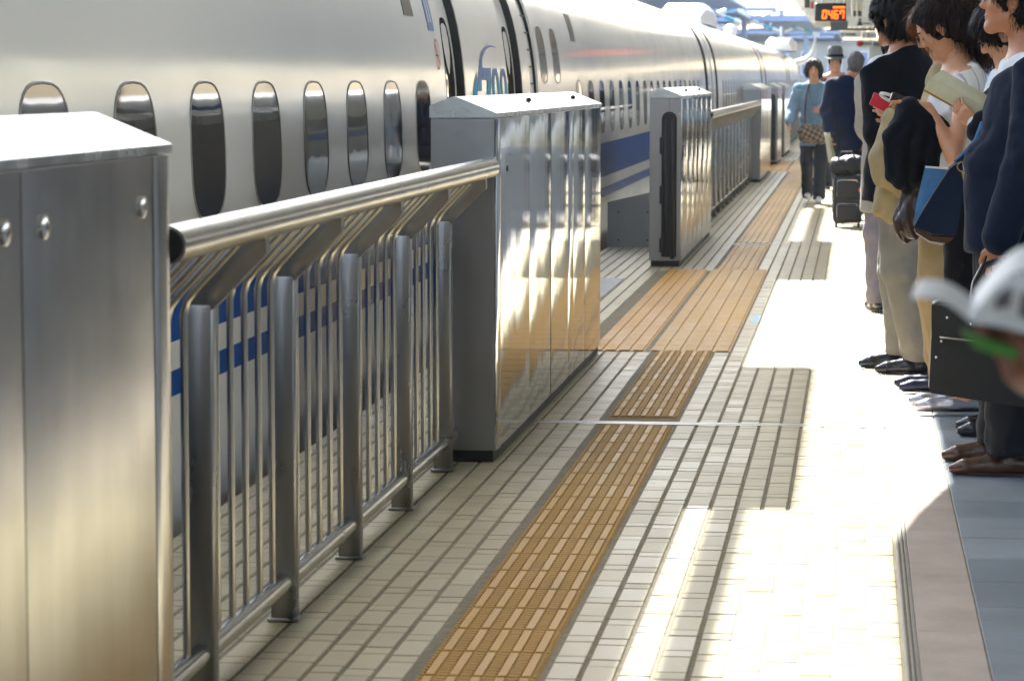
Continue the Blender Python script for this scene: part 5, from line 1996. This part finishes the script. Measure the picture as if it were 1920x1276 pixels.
# --- long haired woman with glasses and the red phone
R4 = (0.37, 13.35, 0)
w, wd = loc2(R4, WEST)
person('brown haired woman with glasses holding a red phone, behind the white blouse', R4, WEST, 1.64, dict(
    head=w(0.340, 13.33, 1.655), neck=w(0.405, 13.35, 1.50), elbL=w(0.34, 13.12, 1.10), wriL=w(0.180, 13.16, 1.265), elbR=w(0.34, 13.58, 1.10), wriR=w(0.17, 13.42, 1.25),
    ankL=w(0.42, 13.25, 0.085), ankR=w(0.40, 13.45, 0.085)),
    0.92, 'skin3', 0.0068, dict(L=dict(d=wd(-0.8, 0.05, 0.55), pn=wd(0.2, 0.9, 0.3), fr=[(0.35, 0.7, 0.5)] * 4, thumb=0)), (0.66, 0.0, 0), True,
    dict(mat='hair_brown', thick=0.02, nape=0.3, drop=0.36, amp=0.006, freq=110, st=(1, 1, 0.15), cover_ear=True,
         locks=[dict(p=[(0.03, 0.055, 0.07), (0.03, 0.082, -0.02), (-0.01, 0.085, -0.12), (-0.03, 0.075, -0.22), (-0.04, 0.06, -0.30)], r=[0.045, 0.036, 0.038, 0.034, 0.02], k=0.02),
                dict(p=[(-0.05, 0, 0.06), (-0.10, 0, -0.04), (-0.12, 0, -0.16), (-0.14, 0, -0.25)], r=[0.07, 0.08, 0.08, 0.06], k=0.03),
                dict(p=[(0.05, -0.05, 0.07), (0.05, -0.08, -0.02), (0.02, -0.08, -0.14)], r=[0.045, 0.036, 0.03])]),
    None, dict(mat='beige_coat', arms=True, hem=0.80, arm_end=0.9), 'khaki', None, 'shoe_navy', seed=4, eyes='down', vneck=False, glasses=True, shoe_style='pump')
rp = thing('smart_phone', 'red phone held out by the brown haired woman', 'phone', (0.108, 13.15, 1.325))
po = MB().box((-0.050, -0.0055, -0.031), (0.050, 0.0055, 0.031), ch=0.005)
po.ball((-0.026, -0.0055, 0.006), (0.006, 0.002, 0.006), 12)
po = po.build('case', M['phone_red'], rp, loc=(0, 0, 0))
po.rotation_euler = (0.15, 0.42, -0.25)
ch = thing('phone_charm', 'white looped charm strap hanging beside the red phone', 'phone charm', (0.165, 13.10, 1.335))
pts = [(0.165 + 0.062 * math.cos(t), 13.10 + 0.012 * math.sin(2 * t), 1.338 - 0.42 * 0.062 * math.cos(t) + 0.014 * math.sin(t)) for t in [2 * math.pi * k / 24 for k in range(25)]]
MB().tube(pts, 0.0075, 8).build('loop', M['white_plastic'], ch, True)
MB().ball((0.205, 13.095, 1.315), (0.024, 0.012, 0.018), 12).build('charm', M['white_plastic'], ch, True)

# --- man in the black suit and grey trousers seen from behind
R5 = (0.215, 14.25, 0)
RO5 = WEST - math.radians(38)
w, wd = loc2(R5, RO5)
person('black haired man in a dark jacket and grey trousers, seen from behind with white collar', R5, RO5, 1.83, dict(
    head=w(0.170, 14.27, 1.725), neck=w(0.225, 14.24, 1.545), shoL=w(0.098, 14.14, 1.475), shoR=w(0.375, 14.42, 1.475),
    chest=w(0.235, 14.26, 1.33), waist=w(0.225, 14.26, 1.13), pelvis=w(0.21, 14.25, 0.98),
    elbL=w(0.120, 14.12, 1.18), wriL=w(0.18, 14.36, 1.04), elbR=w(0.37, 14.52, 1.16), wriR=w(0.25, 14.72, 1.02),
    hipL=w(0.19, 14.17, 0.93), hipR=w(0.23, 14.34, 0.93), kneeL=w(0.22, 14.12, 0.50), kneeR=w(0.20, 14.40, 0.50),
    ankL=w(0.315, 14.10, 0.09), ankR=w(0.235, 14.40, 0.09)),
    1.04, 'skin2', 0.0065, None, (0.12, 0.1, 0), False,
    dict(mat='hair_black', thick=0.028, amp=0.006, freq=95, st=(1, 1, 0.8), nape=0.05, strands=3200), dict(mat='black_suit', infl=0.028, v=0.2, ctop=0.012),
    dict(mat='white_shirt', ctop=0.02), 'grey_trouser', None, 'shoe_grey', hem=0.84, seed=5, toe=dict(L=wd(-1, 0.02, 0), R=wd(-1, -0.05, 0)), tbottom=0.075, collar='white_shirt')

# --- man in the light grey jacket, further back
R6 = (0.235, 18.0, 0)
RO6 = math.radians(112)
w, wd = loc2(R6, RO6)
person('man in a light grey jacket and lilac grey trousers, mostly hidden by the dark jacket', R6, RO6, 1.74, dict(
    wriL=w(0.15, 18.2, 1.0), elbL=w(0.085, 18.0, 1.14), ankL=w(0.15, 17.96, 0.085), ankR=w(0.29, 18.06, 0.085)),
    1.08, 'skin', 0.010, None, (0.1, 0.1, 0), False, dict(mat='hair_black', thick=0.02), dict(mat='grey_jacket', infl=0.036), dict(mat='white_shirt'),
    'lilac_grey', None, 'shoe_grey', hem=0.62, seed=6, eyes=False)

# --- man in the royal navy suit walking away with cases
R7 = (-0.09, 29.35, 0)
RO7 = math.pi / 2
w, wd = loc2(R7, RO7)
person('grey haired man in royal navy suit walking away, rolled paper in his hand', R7, RO7, 1.70, dict(
    shoL=(-0.03, 0.160, 1.365), shoR=(-0.03, -0.160, 1.365), head=w(-0.015, 29.38, 1.585), elbL=w(-0.295, 29.30, 1.12), wriL=w(-0.275, 29.18, 0.90), elbR=w(0.135, 29.2, 1.12), wriR=w(0.095, 29.0, 0.86),
    ankL=w(-0.170, 29.0, 0.10), ankR=w(0.010, 29.7, 0.085), kneeL=w(-0.170, 29.25, 0.5), kneeR=w(0.000, 29.65, 0.5)),
    0.93, 'skin2', 0.010, dict(L=dict(d=(0.1, -0.05, -1), pn=(0, -1, 0), curl=(0.5, 0.8, 0.6))), (0.0, -0.15, 0), False,
    dict(mat='hair_grey', thick=0.014, amp=0.003), dict(mat='navy_suit2', infl=0.026), dict(mat='white_shirt', ctop=0.02), 'navy_suit', None, 'shoe_grey', hem=0.74, seed=7, eyes=False, collar='white_shirt')
# --- woman in pale blue walking to the camera
R8 = (-0.50, 33.75, 0)
RO8 = -math.pi / 2
w, wd = loc2(R8, RO8)
person('woman in pale blue jacket walking to the camera, one hand on her chest', R8, RO8, 1.62, dict(
    head=w(-0.505, 33.68, 1.535), neck=w(-0.50, 33.75, 1.375), shoR=w(-0.67, 33.75, 1.325), shoL=w(-0.335, 33.75, 1.325),
    elbR=w(-0.745, 33.72, 1.09), wriR=w(-0.775, 33.55, 0.935), elbL=w(-0.285, 33.66, 1.06), wriL=w(-0.37, 33.53, 1.075),
    ankL=w(-0.43, 33.52, 0.085), kneeL=w(-0.42, 33.60, 0.48), ankR=w(-0.57, 33.95, 0.12), kneeR=w(-0.575, 33.72, 0.48)),
    0.93, 'skin', 0.0085, dict(L=dict(d=wd(-1, -0.1, 0.05), pn=wd(0, 1, 0), curl=(0.15, 0.25, 0.2)), R=dict(d=wd(-0.15, -0.3, -1), pn=wd(1, 0, 0), curl=(0.3, 0.5, 0.4))), (0.08, 0, 0), True,
    dict(mat='hair_dark', thick=0.026, fr=0.012, amp=0.007, freq=90, st=(1, 1, 0.8), cover_ear=True, nape=0.02, locks=[dict(p=[(0.03, 0.06, 0.08), (0.03, 0.09, 0.0), (0.0, 0.085, -0.07)], r=[0.04, 0.03, 0.025]), dict(p=[(0.03, -0.06, 0.08), (0.03, -0.09, 0.0), (0.0, -0.085, -0.07)], r=[0.04, 0.03, 0.025])]),
    dict(mat='blue_jacket', v=0.62, vw=0.075, infl=0.022), dict(mat='blue_knit', hem=0.80, arms=False, ctop=0.03), 'dark_trouser', None, 'sneaker', hem=0.66, seed=8, jacket_open=True, shoe_style='dress', collar='blue_jacket')
# --- man in the hat
R9 = (-0.285, 37.4, 0)
w, wd = loc2(R9, RO8)
_, J9, hp9 = person('man in a grey hat, dark jacket and reddish plaid shirt behind the woman in blue', R9, RO8, 1.76, dict(
    head=w(-0.29, 37.32, 1.64), ankL=w(-0.2, 37.1, 0.085), kneeL=w(-0.2, 37.2, 0.5), ankR=w(-0.37, 37.6, 0.1)),
    1.04, 'skin', 0.0095, None, (0.05, 0, 0), False, dict(mat='hair_black', thick=0.012, fr=0.035), dict(mat='black_suit', v=0.55, vw=0.10), dict(mat='plaid', ctop=0.02), 'dark_trouser', None, 'shoe_grey', hem=0.74, seed=9, jacket_open=True, collar='plaid')
hat = thing('felt_hat', 'grey felt hat with a curved brim on the head of the man in plaid', 'hat', (-0.29, 37.34, 1.71))
mb = MB()
n = 28
prof = [(0.172, -0.012), (0.175, -0.006), (0.125, 0.0), (0.108, 0.004), (0.112, 0.05), (0.106, 0.10), (0.092, 0.140), (0.060, 0.150), (0.0, 0.138)]
vs = []
for (r_, z_) in prof:
    for k in range(n):
        t = 2 * math.pi * k / n
        dip = -0.022 * math.cos(2 * t) * max(0, (r_ - 0.115)) / 0.06
        vs.append((-0.29 + r_ * 0.90 * math.cos(t), 37.34 + r_ * 1.06 * math.sin(t), 1.710 + z_ - dip))
fs = [(i * n + k, i * n + (k + 1) % n, (i + 1) * n + (k + 1) % n, (i + 1) * n + k) for i in range(len(prof) - 1) for k in range(n)]
mb.add(vs, fs)
mb.build('crown_and_brim', M['felt'], hat, True, 70)
mb = MB()
mb.tube([(-0.29 + 0.111 * 0.90 * math.cos(t), 37.34 + 0.111 * 1.06 * math.sin(t), 1.732) for t in [2 * math.pi * k / 28 for k in range(29)]], 0.013, 8)
mb.build('hat_band', M['black_suit'], hat, True)
# --- a few people far along the platform
for (X, Y, ro, lab, jm, hm, H) in ((0.20, 52, 1.4, 'distant person with dark brown hair above the grey jacketed shoulder', 'black_suit', 'hair_dark', 1.73),
                               (-0.12, 60, -1.3, 'distant person in dark clothes beside the grey haired walker', 'black_suit', 'hair_black', 1.72),
                               (0.02, 70, 1.8, 'farthest person in a red top between the heads', 'sign_red', 'hair_black', 1.66),
                               (0.35, 46, 1.6, 'distant person in navy hidden behind the dark jacket', 'navy_suit', 'hair_black', 1.7)):
    person(lab, (X, Y, 0), ro, H, None, 1.0, 'skin2', 0.016, None, (0, 0, 0), False, dict(mat=hm), dict(mat=jm), None, 'dark_trouser', None, 'shoe_grey', seed=int(Y), eyes=False, vneck=False)

# --- the reader in the foreground, mostly outside the frame
R0 = (0.52, 2.45, 0)
w, wd = loc2(R0, WEST)
person('person at the edge of the frame holding up a magazine, only the blurred hand visible', R0, WEST, 1.68, dict(
    elbL=w(0.43, 2.25, 1.09), wriL=w(0.205, 2.33, 1.16), elbR=w(0.48, 2.72, 1.10), wriR=w(0.27, 2.52, 1.18), head=w(0.45, 2.45, 1.56)),
    1.0, 'skin4', 0.008, dict(L=dict(d=wd(-0.85, 0.0, 0.5), pn=wd(-0.35, 0.2, 0.9), fr=[(0.4, 0.7, 0.6)] * 4)), (0.5, 0, 0), False,
    dict(mat='hair_black'), dict(mat='black_suit', arm_end=0.82), None, 'dark_trouser', None, 'shoe_grey', seed=12, vneck=False)
MX, MY, MZ = 0.0889, 2.303, 1.241          # lower end of the spine
MS = 0.75                                  # a small booklet-sized magazine
mg = thing('magazine', 'blurred open magazine with curled grey pages held in the foreground', 'magazine', (MX, MY, MZ))
def page(name, rows, mat, par):
    """rows: list of cross-lines, each a list of points relative to the spine"""
    m = MB()
    n = len(rows[0])
    vs = [(MX + p[0] * MS, MY + p[1] * MS, MZ + p[2] * MS) for r_ in rows for p in r_]
    off = len(vs)
    vs += [(p[0] + 0.0006, p[1] + 0.0011, p[2] + 0.0011) for p in vs[:off]]
    fs = []
    R_ = len(rows)
    for i in range(R_ - 1):
        for k in range(n - 1):
            fs.append((i * n + k, i * n + k + 1, (i + 1) * n + k + 1, (i + 1) * n + k))
            fs.append((off + i * n + k, off + (i + 1) * n + k, off + (i + 1) * n + k + 1, off + i * n + k + 1))
        fs.append((i * n, (i + 1) * n, off + (i + 1) * n, off + i * n))
        fs.append((i * n + n - 1, off + i * n + n - 1, off + (i + 1) * n + n - 1, (i + 1) * n + n - 1))
    for k in range(n - 1):
        fs.append((k, off + k, off + k + 1, k + 1))
        fs.append(((R_ - 1) * n + k, (R_ - 1) * n + k + 1, off + (R_ - 1) * n + k + 1, off + (R_ - 1) * n + k))
    m.add(vs, fs)
    return m.build(name, mat, par, True, 60)
def curl(u):
    return 0.058 * math.sin(math.pi * 0.62 * u)
page('left_page', [[(-0.060 * u, -0.01, 0.022 * u + 0.009 * math.sin(u * math.pi)), (0.004 - 0.060 * u, 0.035, 0.022 * u + 0.009 * math.sin(u * math.pi) + 0.005),
                    (0.009 - 0.060 * u, 0.08, 0.022 * u + 0.009 * math.sin(u * math.pi) + 0.012)] for u in [i / 8 for i in range(9)]], M['paper_white'], mg)
page('right_page', [[(0.078 * u, -0.015, curl(u) - 0.007 * u), (0.004 + 0.078 * u, 0.036, curl(u) - 0.007 * u + 0.009),
                     (0.009 + 0.078 * u, 0.095, curl(u) - 0.007 * u + 0.019)] for u in [i / 14 for i in range(15)]], M['paper_white'], mg)
page('page_block', [[(0.085 * u, -0.02, -0.002 - 0.021 * u + 0.004 * math.sin(math.pi * u)), (0.003 + 0.085 * u, 0.028, 0.005 - 0.021 * u),
                     (0.009 + 0.085 * u, 0.095, 0.014 - 0.021 * u)] for u in [i / 14 for i in range(15)]], M['paper_white'], mg)
page('page_edge', [[(0.078 * u, -0.016, -0.021 * u + f_ * (curl(u) + 0.013 * u)) for f_ in (0.04, 0.5, 0.96)] for u in [i / 10 for i in range(11)]], M['paper_white'], mg)
for (u0, u1, fa, fb) in ((0.34, 0.55, 0.45, 0.80), (0.68, 0.97, 0.28, 0.66)):
    page('printed_picture', [[(0.078 * (u + 0.10 * (f_ - 0.5)), -0.0185, -0.021 * u + f_ * (curl(u) + 0.013 * u)) for f_ in (fa, (fa + fb) / 2, fb)] for u in [u0 + (u1 - u0) * i / 5 for i in range(6)]], M['print_ink'], mg)
gc = thing('green_booklet', 'blurred bright green booklet under the magazine in the foreground hand', 'booklet', (0.105, 2.32, 1.22))
MB().prism([(0.084, 1.2305), (0.129, 1.217), (0.126, 1.2095), (0.094, 1.2185)], 1, 2.295, 2.34).build('cover', M['green'], gc)

# ================================================================ things the people carry
def soft(name, par, F_, mat, smooth=1):
    return link(name, F_.mesh(name, M[mat], smooth), par)
# cream book
bk = thing('open_book', 'open cream paged book held by the reading man', 'book', (0.37, 11.6, 1.35))
e1, e2 = Vector((0.205, 0.0, -0.115)), Vector((0.078, 0.06, 0.093))
o0 = Vector((0.262, 11.58, 1.392))
def quad_page(name, a, ux, uy, bulge, th, mat):
    m = MB()
    vs, fs = [], []
    N_, K_ = 10, 4
    nrm = ux.cross(uy).normalized()
    if nrm.y > 0: nrm = -nrm
    for s_ in (0, 1):
        for i in range(N_ + 1):
            for k in range(K_ + 1):
                u, v_ = i / N_, k / K_
                p = a + ux * u + uy * v_ + nrm * (bulge * math.sin(math.pi * min(1, v_ * 1.15)) - s_ * th)
                vs.append(p[:])
    q = (N_ + 1) * (K_ + 1)
    for i in range(N_):
        for k in range(K_):
            b_ = i * (K_ + 1) + k
            fs.append((b_, b_ + 1, b_ + K_ + 2, b_ + K_ + 1))
            fs.append((q + b_, q + b_ + K_ + 1, q + b_ + K_ + 2, q + b_ + 1))
    for i in range(N_):
        b_ = i * (K_ + 1)
        fs.append((b_, b_ + K_ + 1, q + b_ + K_ + 1, q + b_))
        b_ += K_
        fs.append((b_, q + b_, q + b_ + K_ + 1, b_ + K_ + 1))
    for k in range(K_):
        fs.append((k, q + k, q + k + 1, k + 1))
        b_ = N_ * (K_ + 1) + k
        fs.append((b_, b_ + 1, q + b_ + 1, q + b_))
    m.add(vs, fs)
    return m.build(name, mat, bk, True, 50)
up_ = Vector((0.048, 0.02, 0.066))
quad_page('left_page', o0, e1, Vector((0.03, -0.015, 0.045)), 0.008, 0.012, M['paper_cream'])
quad_page('right_page', o0 + Vector((0.03, -0.015, 0.046)), e1, Vector((0.040, 0.03, 0.030)), 0.006, 0.010, M['paper_cream'])
quad_page('cover', o0 + Vector((-0.004, 0.014, -0.006)), e1 * 1.03, Vector((0.074, 0.02, 0.082)), 0.0, 0.004, simple('ochre_cover', lin('#b08a45'), 0.5))

# draped coats
def drape(name, label, pts, mat, seed, lo, hi, amp=0.012, freq=24, h=0.009, st=(1, 1, 0.3)):
    r = thing(name, label, 'coat', tuple((np.array(lo) + np.array(hi)) / 2))
    F_ = Field(lo, hi, h)
    for (a, b, ra, rb, k, sc) in pts:
        F_.cone(a, b, ra, rb, k, sc)
    F_.ripple(amp, freq, seed, 8, st)
    F_.ripple(amp * 0.35, freq * 2.3, seed + 1, 6, st)
    o = link('cloth', F_.mesh('cloth', M[mat], 1), r)
    return r
fold_ = []
for i_ in range(9):
    u_ = i_ / 8
    tx, tz = 0.215 + 0.125 * u_, 1.305 - 0.095 * u_
    bx_, bz_ = 0.150 + 0.165 * u_ + 0.012 * math.sin(i_ * 2.1), 0.985 + 0.10 * abs(u_ - 0.45) + 0.018 * math.sin(i_ * 1.7)
    mx_, mz_ = (tx + bx_) / 2 - 0.050 * (1 - u_) ** 1.5, (tz + bz_) / 2 + 0.02
    yy_ = 12.165 + 0.022 * math.sin(i_ * 2.4)
    fold_ += [((tx, 12.20, tz), (mx_, yy_, mz_), 0.034, 0.027, 0.016, (1, 1.35, 1)), ((mx_, yy_, mz_), (bx_, yy_ + 0.008, bz_), 0.027, 0.024, 0.016, (1, 1.35, 1))]
drape('folded_coat', 'black navy coat draped over the forearm of the woman in the white blouse', fold_ + [
    ((0.335, 12.21, 1.215), (0.215, 12.22, 1.305), 0.045, 0.043, 0.03, (1, 1, 1)),
    ((0.260, 12.25, 1.2), (0.24, 12.25, 1.03), 0.055, 0.055, 0.03, (1.3, 1, 1))],
    'navy_coat', 21, (0.02, 12.0, 0.86), (0.48, 12.42, 1.42), 0.004, 26, 0.007, (1, 0.6, 0.3))
drape('folded_coat', 'beige coat draped over the arm of the woman with the red phone', [
    ((0.215, 13.10, 1.245), (0.150, 13.09, 1.265), 0.035, 0.022, 0.03, (1, 1, 1)),
    ((0.160, 13.08, 1.25), (0.110, 13.07, 1.08), 0.030, 0.040, 0.03, (1, 1.2, 1)),
    ((0.215, 13.08, 1.22), (0.165, 13.07, 0.99), 0.045, 0.055, 0.03, (1, 1.2, 1)),
    ((0.110, 13.07, 1.08), (0.125, 13.07, 1.00), 0.040, 0.042, 0.03, (1, 1.2, 1)),
    ((0.255, 13.10, 1.2), (0.235, 13.09, 0.95), 0.05, 0.055, 0.04, (1, 1.2, 1))],
    'beige_coat', 31, (0.0, 12.92, 0.86), (0.36, 13.22, 1.32), 0.008, 20, 0.008, (1, 0.6, 0.22))
# loose coat tail below it
drape('coat_tail', 'hanging lower flap of a beige coat above the grey trousers', [
    ((0.145, 13.16, 0.97), (0.095, 13.15, 0.84), 0.040, 0.022, 0.03, (1, 1.2, 1)),
    ((0.215, 13.16, 0.97), (0.165, 13.15, 0.82), 0.050, 0.030, 0.03, (1, 1.2, 1)),
    ((0.265, 13.18, 0.97), (0.235, 13.17, 0.85), 0.045, 0.035, 0.03, (1, 1.2, 1))],
    'beige_coat', 33, (0.0, 13.02, 0.74), (0.36, 13.3, 1.05), 0.008, 24, 0.008)
# brown leather handbag
hb = thing('handbag', 'small dark brown leather handbag hanging before the grey trousers', 'handbag', (0.235, 12.95, 0.87))
F_ = Field((0.12, 12.82, 0.68), (0.36, 13.08, 1.04), 0.006)
F_.cone((0.235, 12.95, 0.78), (0.235, 12.95, 0.80), 0.060, 0.062, 0.02, (0.85, 0.7, 1))
F_.cone((0.230, 12.95, 0.80), (0.245, 12.95, 0.96), 0.056, 0.026, 0.03, (0.9, 0.7, 1))
F_.ripple(0.007, 40, 5, 7, (1, 1, 0.3))
soft('bag_body', hb, F_, 'leather_brown').location = (-0.235, -12.95, -0.87)
MB().tube([(0.225, 12.94, 0.95), (0.235, 12.94, 1.02), (0.25, 12.96, 1.06), (0.262, 12.98, 1.02), (0.255, 12.97, 0.95)], 0.006, 8).build('handle', M['leather_brown'], hb, True)
MB().box((0.238, 12.897, 0.945), (0.250, 12.905, 0.962), ch=0.002).build('buckle', M['brass'], hb)
# denim tote
dt = thing('denim_tote', 'denim tote bag with pale front and dark blue side band', 'tote bag', (0.31, 11.25, 0.95))
yy = 11.2
k_ = yy / 5400.0
def px(x, y, Y=yy):
    """measured outline converted once to metres at the bag's own distance"""
    return ((x - 1608) * Y / 5400.0 * 1.0, 1.43 + (149 - y) * Y / 5400.0)
def outline(pts):
    return [px(*p) for p in pts]
pale = outline([(1734, 310), (1776, 313), (1752, 352), (1728, 392), (1714, 418), (1720, 372)])
dark = outline([(1778, 314), (1800, 296), (1806, 330), (1800, 392), (1792, 436), (1748, 434), (1715, 421), (1729, 394), (1753, 354)])
base = outline([(1716, 424), (1748, 438), (1790, 440), (1776, 452), (1744, 447), (1718, 431)])
def panel(poly, y0, y1, name, mat):
    return MB().prism(poly, 1, y0, y1).build(name, M[mat], dt, True, 40)
panel(pale, 11.175, 11.19, 'front_panel', 'denim_light')
panel(dark, 11.165, 11.33, 'side_panel', 'denim_dark')
panel(base, 11.172, 11.325, 'base_panel', 'leather_tan')
tp = outline([(1734, 310), (1776, 313)])
MB().tube([(tp[0][0], 11.172, tp[0][1]), (tp[1][0], 11.168, tp[1][1])], 0.004, 8).build('hem', M['white_shirt'], dt, True)
sp = outline([(1796, 302), (1815, 284), (1834, 262), (1846, 230)])
MB().tube([(a, 11.2 + 0.03 * i, b) for i, (a, b) in enumerate(sp)], 0.013, 10).build('strap', M['denim_dark'], dt, True)
MB().tube([(a - 0.016, 11.19 + 0.03 * i, b + 0.004) for i, (a, b) in enumerate(sp)], 0.006, 8).build('strap', M['denim_light'], dt, True)
rg_ = px(1801, 309)
mb = MB()
mb.tube([(rg_[0] + 0.018 * math.cos(t), 11.15, rg_[1] + 0.018 * math.sin(t)) for t in [2 * math.pi * k / 16 for k in range(17)]], 0.003, 6)
mb.tube([(rg_[0], 11.15, rg_[1] - 0.018), (rg_[0] + 0.012, 11.15, rg_[1] - 0.07)], 0.004, 6)
mb.build('key_ring', M['brass'], dt, True)
# folded white paper poking out beneath it
fp = thing('folded_paper', 'folded white paper sheet sticking out under the denim tote', 'paper', (0.29, 11.3, 0.84))
MB().prism(outline([(1716, 428), (1746, 447), (1778, 452), (1768, 458), (1744, 453), (1720, 437)]), 1, 11.28, 11.30).build('sheet', M['paper_white'], fp)
# black briefcase hanging from the nearest man's hand
bc = thing('briefcase', 'large black leather briefcase with small studs held at knee height', 'briefcase', (0.43, 10.15, 0.5))
yb = 10.05
def bx(x, y):
    return ((x - 1608) * yb / 5400.0, 1.43 + (149 - y) * yb / 5400.0)
body = [bx(1752, 566), (bx(1752, 566)[0] + 0.02, bx(1752, 560)[1]), bx(1905, 578), bx(1946, 590), bx(1946, 764), bx(1920, 757), bx(1752, 733), bx(1747, 725)]
MB().prism(body, 1, 10.07, 10.20).build('bag_body', M['leather_black'], bc, True, 40)
flap = [bx(1749, 572), bx(1750, 566), bx(1905, 578), bx(1944, 592), bx(1944, 662), bx(1835, 643), bx(1762, 632), bx(1750, 628)]
MB().prism(flap, 1, 10.052, 10.067).build('flap', M['leather_black'], bc, True, 40)
MB().tube([(bx(1765, 626)[0], 10.05, bx(1765, 626)[1]), (bx(1850, 636)[0], 10.05, bx(1850, 636)[1])], 0.0035, 6).build('zip_rod', M['chrome'], bc, True)
for (x_, y_) in ((1778, 590), (1822, 601), (1839, 604), (1768, 634), (1759, 664)):
    q = bx(x_, y_)
    MB().ball((q[0], 10.05, q[1]), (0.0055, 0.004, 0.0055), 10).build('stud', M['chrome'], bc, True)
MB().tube([(0.40, 10.13, 0.64), (0.415, 10.2, 0.72), (0.45, 10.3, 0.775), (0.51, 10.37, 0.79), (0.56, 10.3, 0.76), (0.59, 10.16, 0.62)], 0.011, 10).build('handle', M['leather_black'], bc, True)
# brown checked shoulder bag of the woman in blue
cb = thing('shoulder_bag', 'brown checked shoulder bag worn across the woman in blue', 'shoulder bag', (-0.49, 33.5, 0.8))
def check_mat():
    m = NB('brown_check')
    c_ = m.n('ShaderNodeTexChecker')
    c_.inputs['Scale'].default_value = 26.0
    mp = m.n('ShaderNodeMapping')
    mp.inputs['Rotation'].default_value = (0, 0.3, 0)
    m.l(m.pos(), mp.inputs[0])
    m.l(mp.outputs[0], c_.inputs['Vector'])
    c_.inputs['Color1'].default_value = (*lin('#3d2a24'), 1)
    c_.inputs['Color2'].default_value = (*lin('#8a725c'), 1)
    m.set(Base_Color=c_.outputs['Color'], Roughness=0.45)
    return m.m
F_ = Field((-0.72, 33.28, 0.62), (-0.24, 33.66, 1.0), 0.008)
F_.cone((-0.58, 33.46, 0.80), (-0.40, 33.46, 0.775), 0.085, 0.085, 0.03, (1, 0.6, 1))
F_.cone((-0.60, 33.46, 0.85), (-0.42, 33.46, 0.84), 0.06, 0.05, 0.03, (1, 0.6, 1))
F_.ripple(0.006, 26, 8, 6)
o = link('bag_body', F_.mesh('bag_body', check_mat(), 1), cb)
MB().tube([(-0.59, 33.42, 0.86), (-0.60, 33.53, 1.05), (-0.585, 33.58, 1.25), (-0.56, 33.66, 1.37), (-0.53, 33.80, 1.40)], 0.012, 8).build('strap', M['leather_brown'], cb, True)
# paper in the walking man's left hand
rp_ = thing('rolled_paper', 'rolled cream paper in the left hand of the walking man', 'paper', (-0.275, 29.1, 0.78))
vs, fs = [], []
for i in range(9):
    u = i / 8
    for k in range(13):
        t = 2 * math.pi * k / 12 * 0.8
        r_ = 0.030 + 0.012 * u
        vs.append((-0.300 + 0.06 * u + r_ * math.cos(t), 29.10 + r_ * math.sin(t), 0.90 - 0.30 * u))
fs = [(i * 13 + k, i * 13 + k + 1, (i + 1) * 13 + k + 1, (i + 1) * 13 + k) for i in range(8) for k in range(12)]
mb = MB()
mb.add(vs, fs)
o = mb.build('sheet', M['paper_cream'], rp_, True, 60)
sd_ = o.modifiers.new('thickness', 'SOLIDIFY')
sd_.thickness = 0.003
# luggage trolley load
sc_ = thing('rolling_suitcase', 'black upright rolling suitcase with pockets pulled behind the walking man', 'suitcase', (-0.085, 28.2, 0))
x0, x1, y0, y1 = -0.222, 0.055, 28.08, 28.36
MB().box((x0, y0, 0.045), (x1, y1, 0.505), ch=0.03).build('case_body', M['case_black'], sc_, True)
for (za, zb) in ((0.075, 0.245), (0.285, 0.475)):
    MB().box((x0 + 0.025, y0 - 0.032, za), (x1 - 0.03, y0 - 0.001, zb), ch=0.014).build('front_pocket', M['case_black'], sc_, True)
    MB().tube([(x0 + 0.035, y0 - 0.034, za + 0.02), (x0 + 0.035, y0 - 0.034, zb - 0.03), (x0 + 0.06, y0 - 0.034, zb - 0.012), (x1 - 0.06, y0 - 0.034, zb - 0.012), (x1 - 0.042, y0 - 0.034, zb - 0.03)], 0.004, 6).build('zip', M['chrome'], sc_, True)
MB().box((x0 - 0.003, y0 - 0.004, 0.255), (x1 + 0.003, y1 + 0.002, 0.272)).build('belt', M['rubber'], sc_)
for xx in (x0 + 0.03, x1 - 0.03):
    for yq in (y0 + 0.03, y1 - 0.03):
        MB().tube([(xx - 0.012, yq, 0.024), (xx + 0.012, yq, 0.024)], 0.024, 14).build('wheel', M['rubber'], sc_, True)
for xx in (x0 + 0.07, x1 - 0.07):
    MB().tube([(xx, y1 - 0.03, 0.5), (xx, y1 + 0.04, 0.66)], 0.008, 8).build('pull_rod', M['alu'], sc_, True)
MB().tube([(x0 + 0.06, y1 + 0.04, 0.66), (x1 - 0.06, y1 + 0.04, 0.66)], 0.013, 8).build('grip', M['rubber'], sc_, True)
db = thing('holdall_bag', 'soft black holdall lying on top of the rolling suitcase', 'bag', (-0.08, 28.2, 0.6))
F_ = Field((-0.36, 27.95, 0.46), (0.2, 28.45, 0.84), 0.009)
F_.cone((-0.16, 28.2, 0.585), (0.01, 28.2, 0.60), 0.092, 0.088, 0.02, (1, 1.1, 1))
F_.cut((0, 0, 0.508), (0, 0, -1))
F_.ripple(0.010, 24, 15, 7)
soft('bag_body', db, F_, 'case_black')
for o in (dt, bc):
    pass
MB().tube([(-0.18, 28.10, 0.66), (-0.15, 28.09, 0.73), (-0.05, 28.09, 0.735), (-0.01, 28.10, 0.67)], 0.008, 8).build('handle', M['rubber'], db, True)
MB().box((0.02, 28.04, 0.35), (0.045, 28.05, 0.385)).build('luggage_tag', simple('orange_tag', lin('#e0662a'), 0.5), sc_)
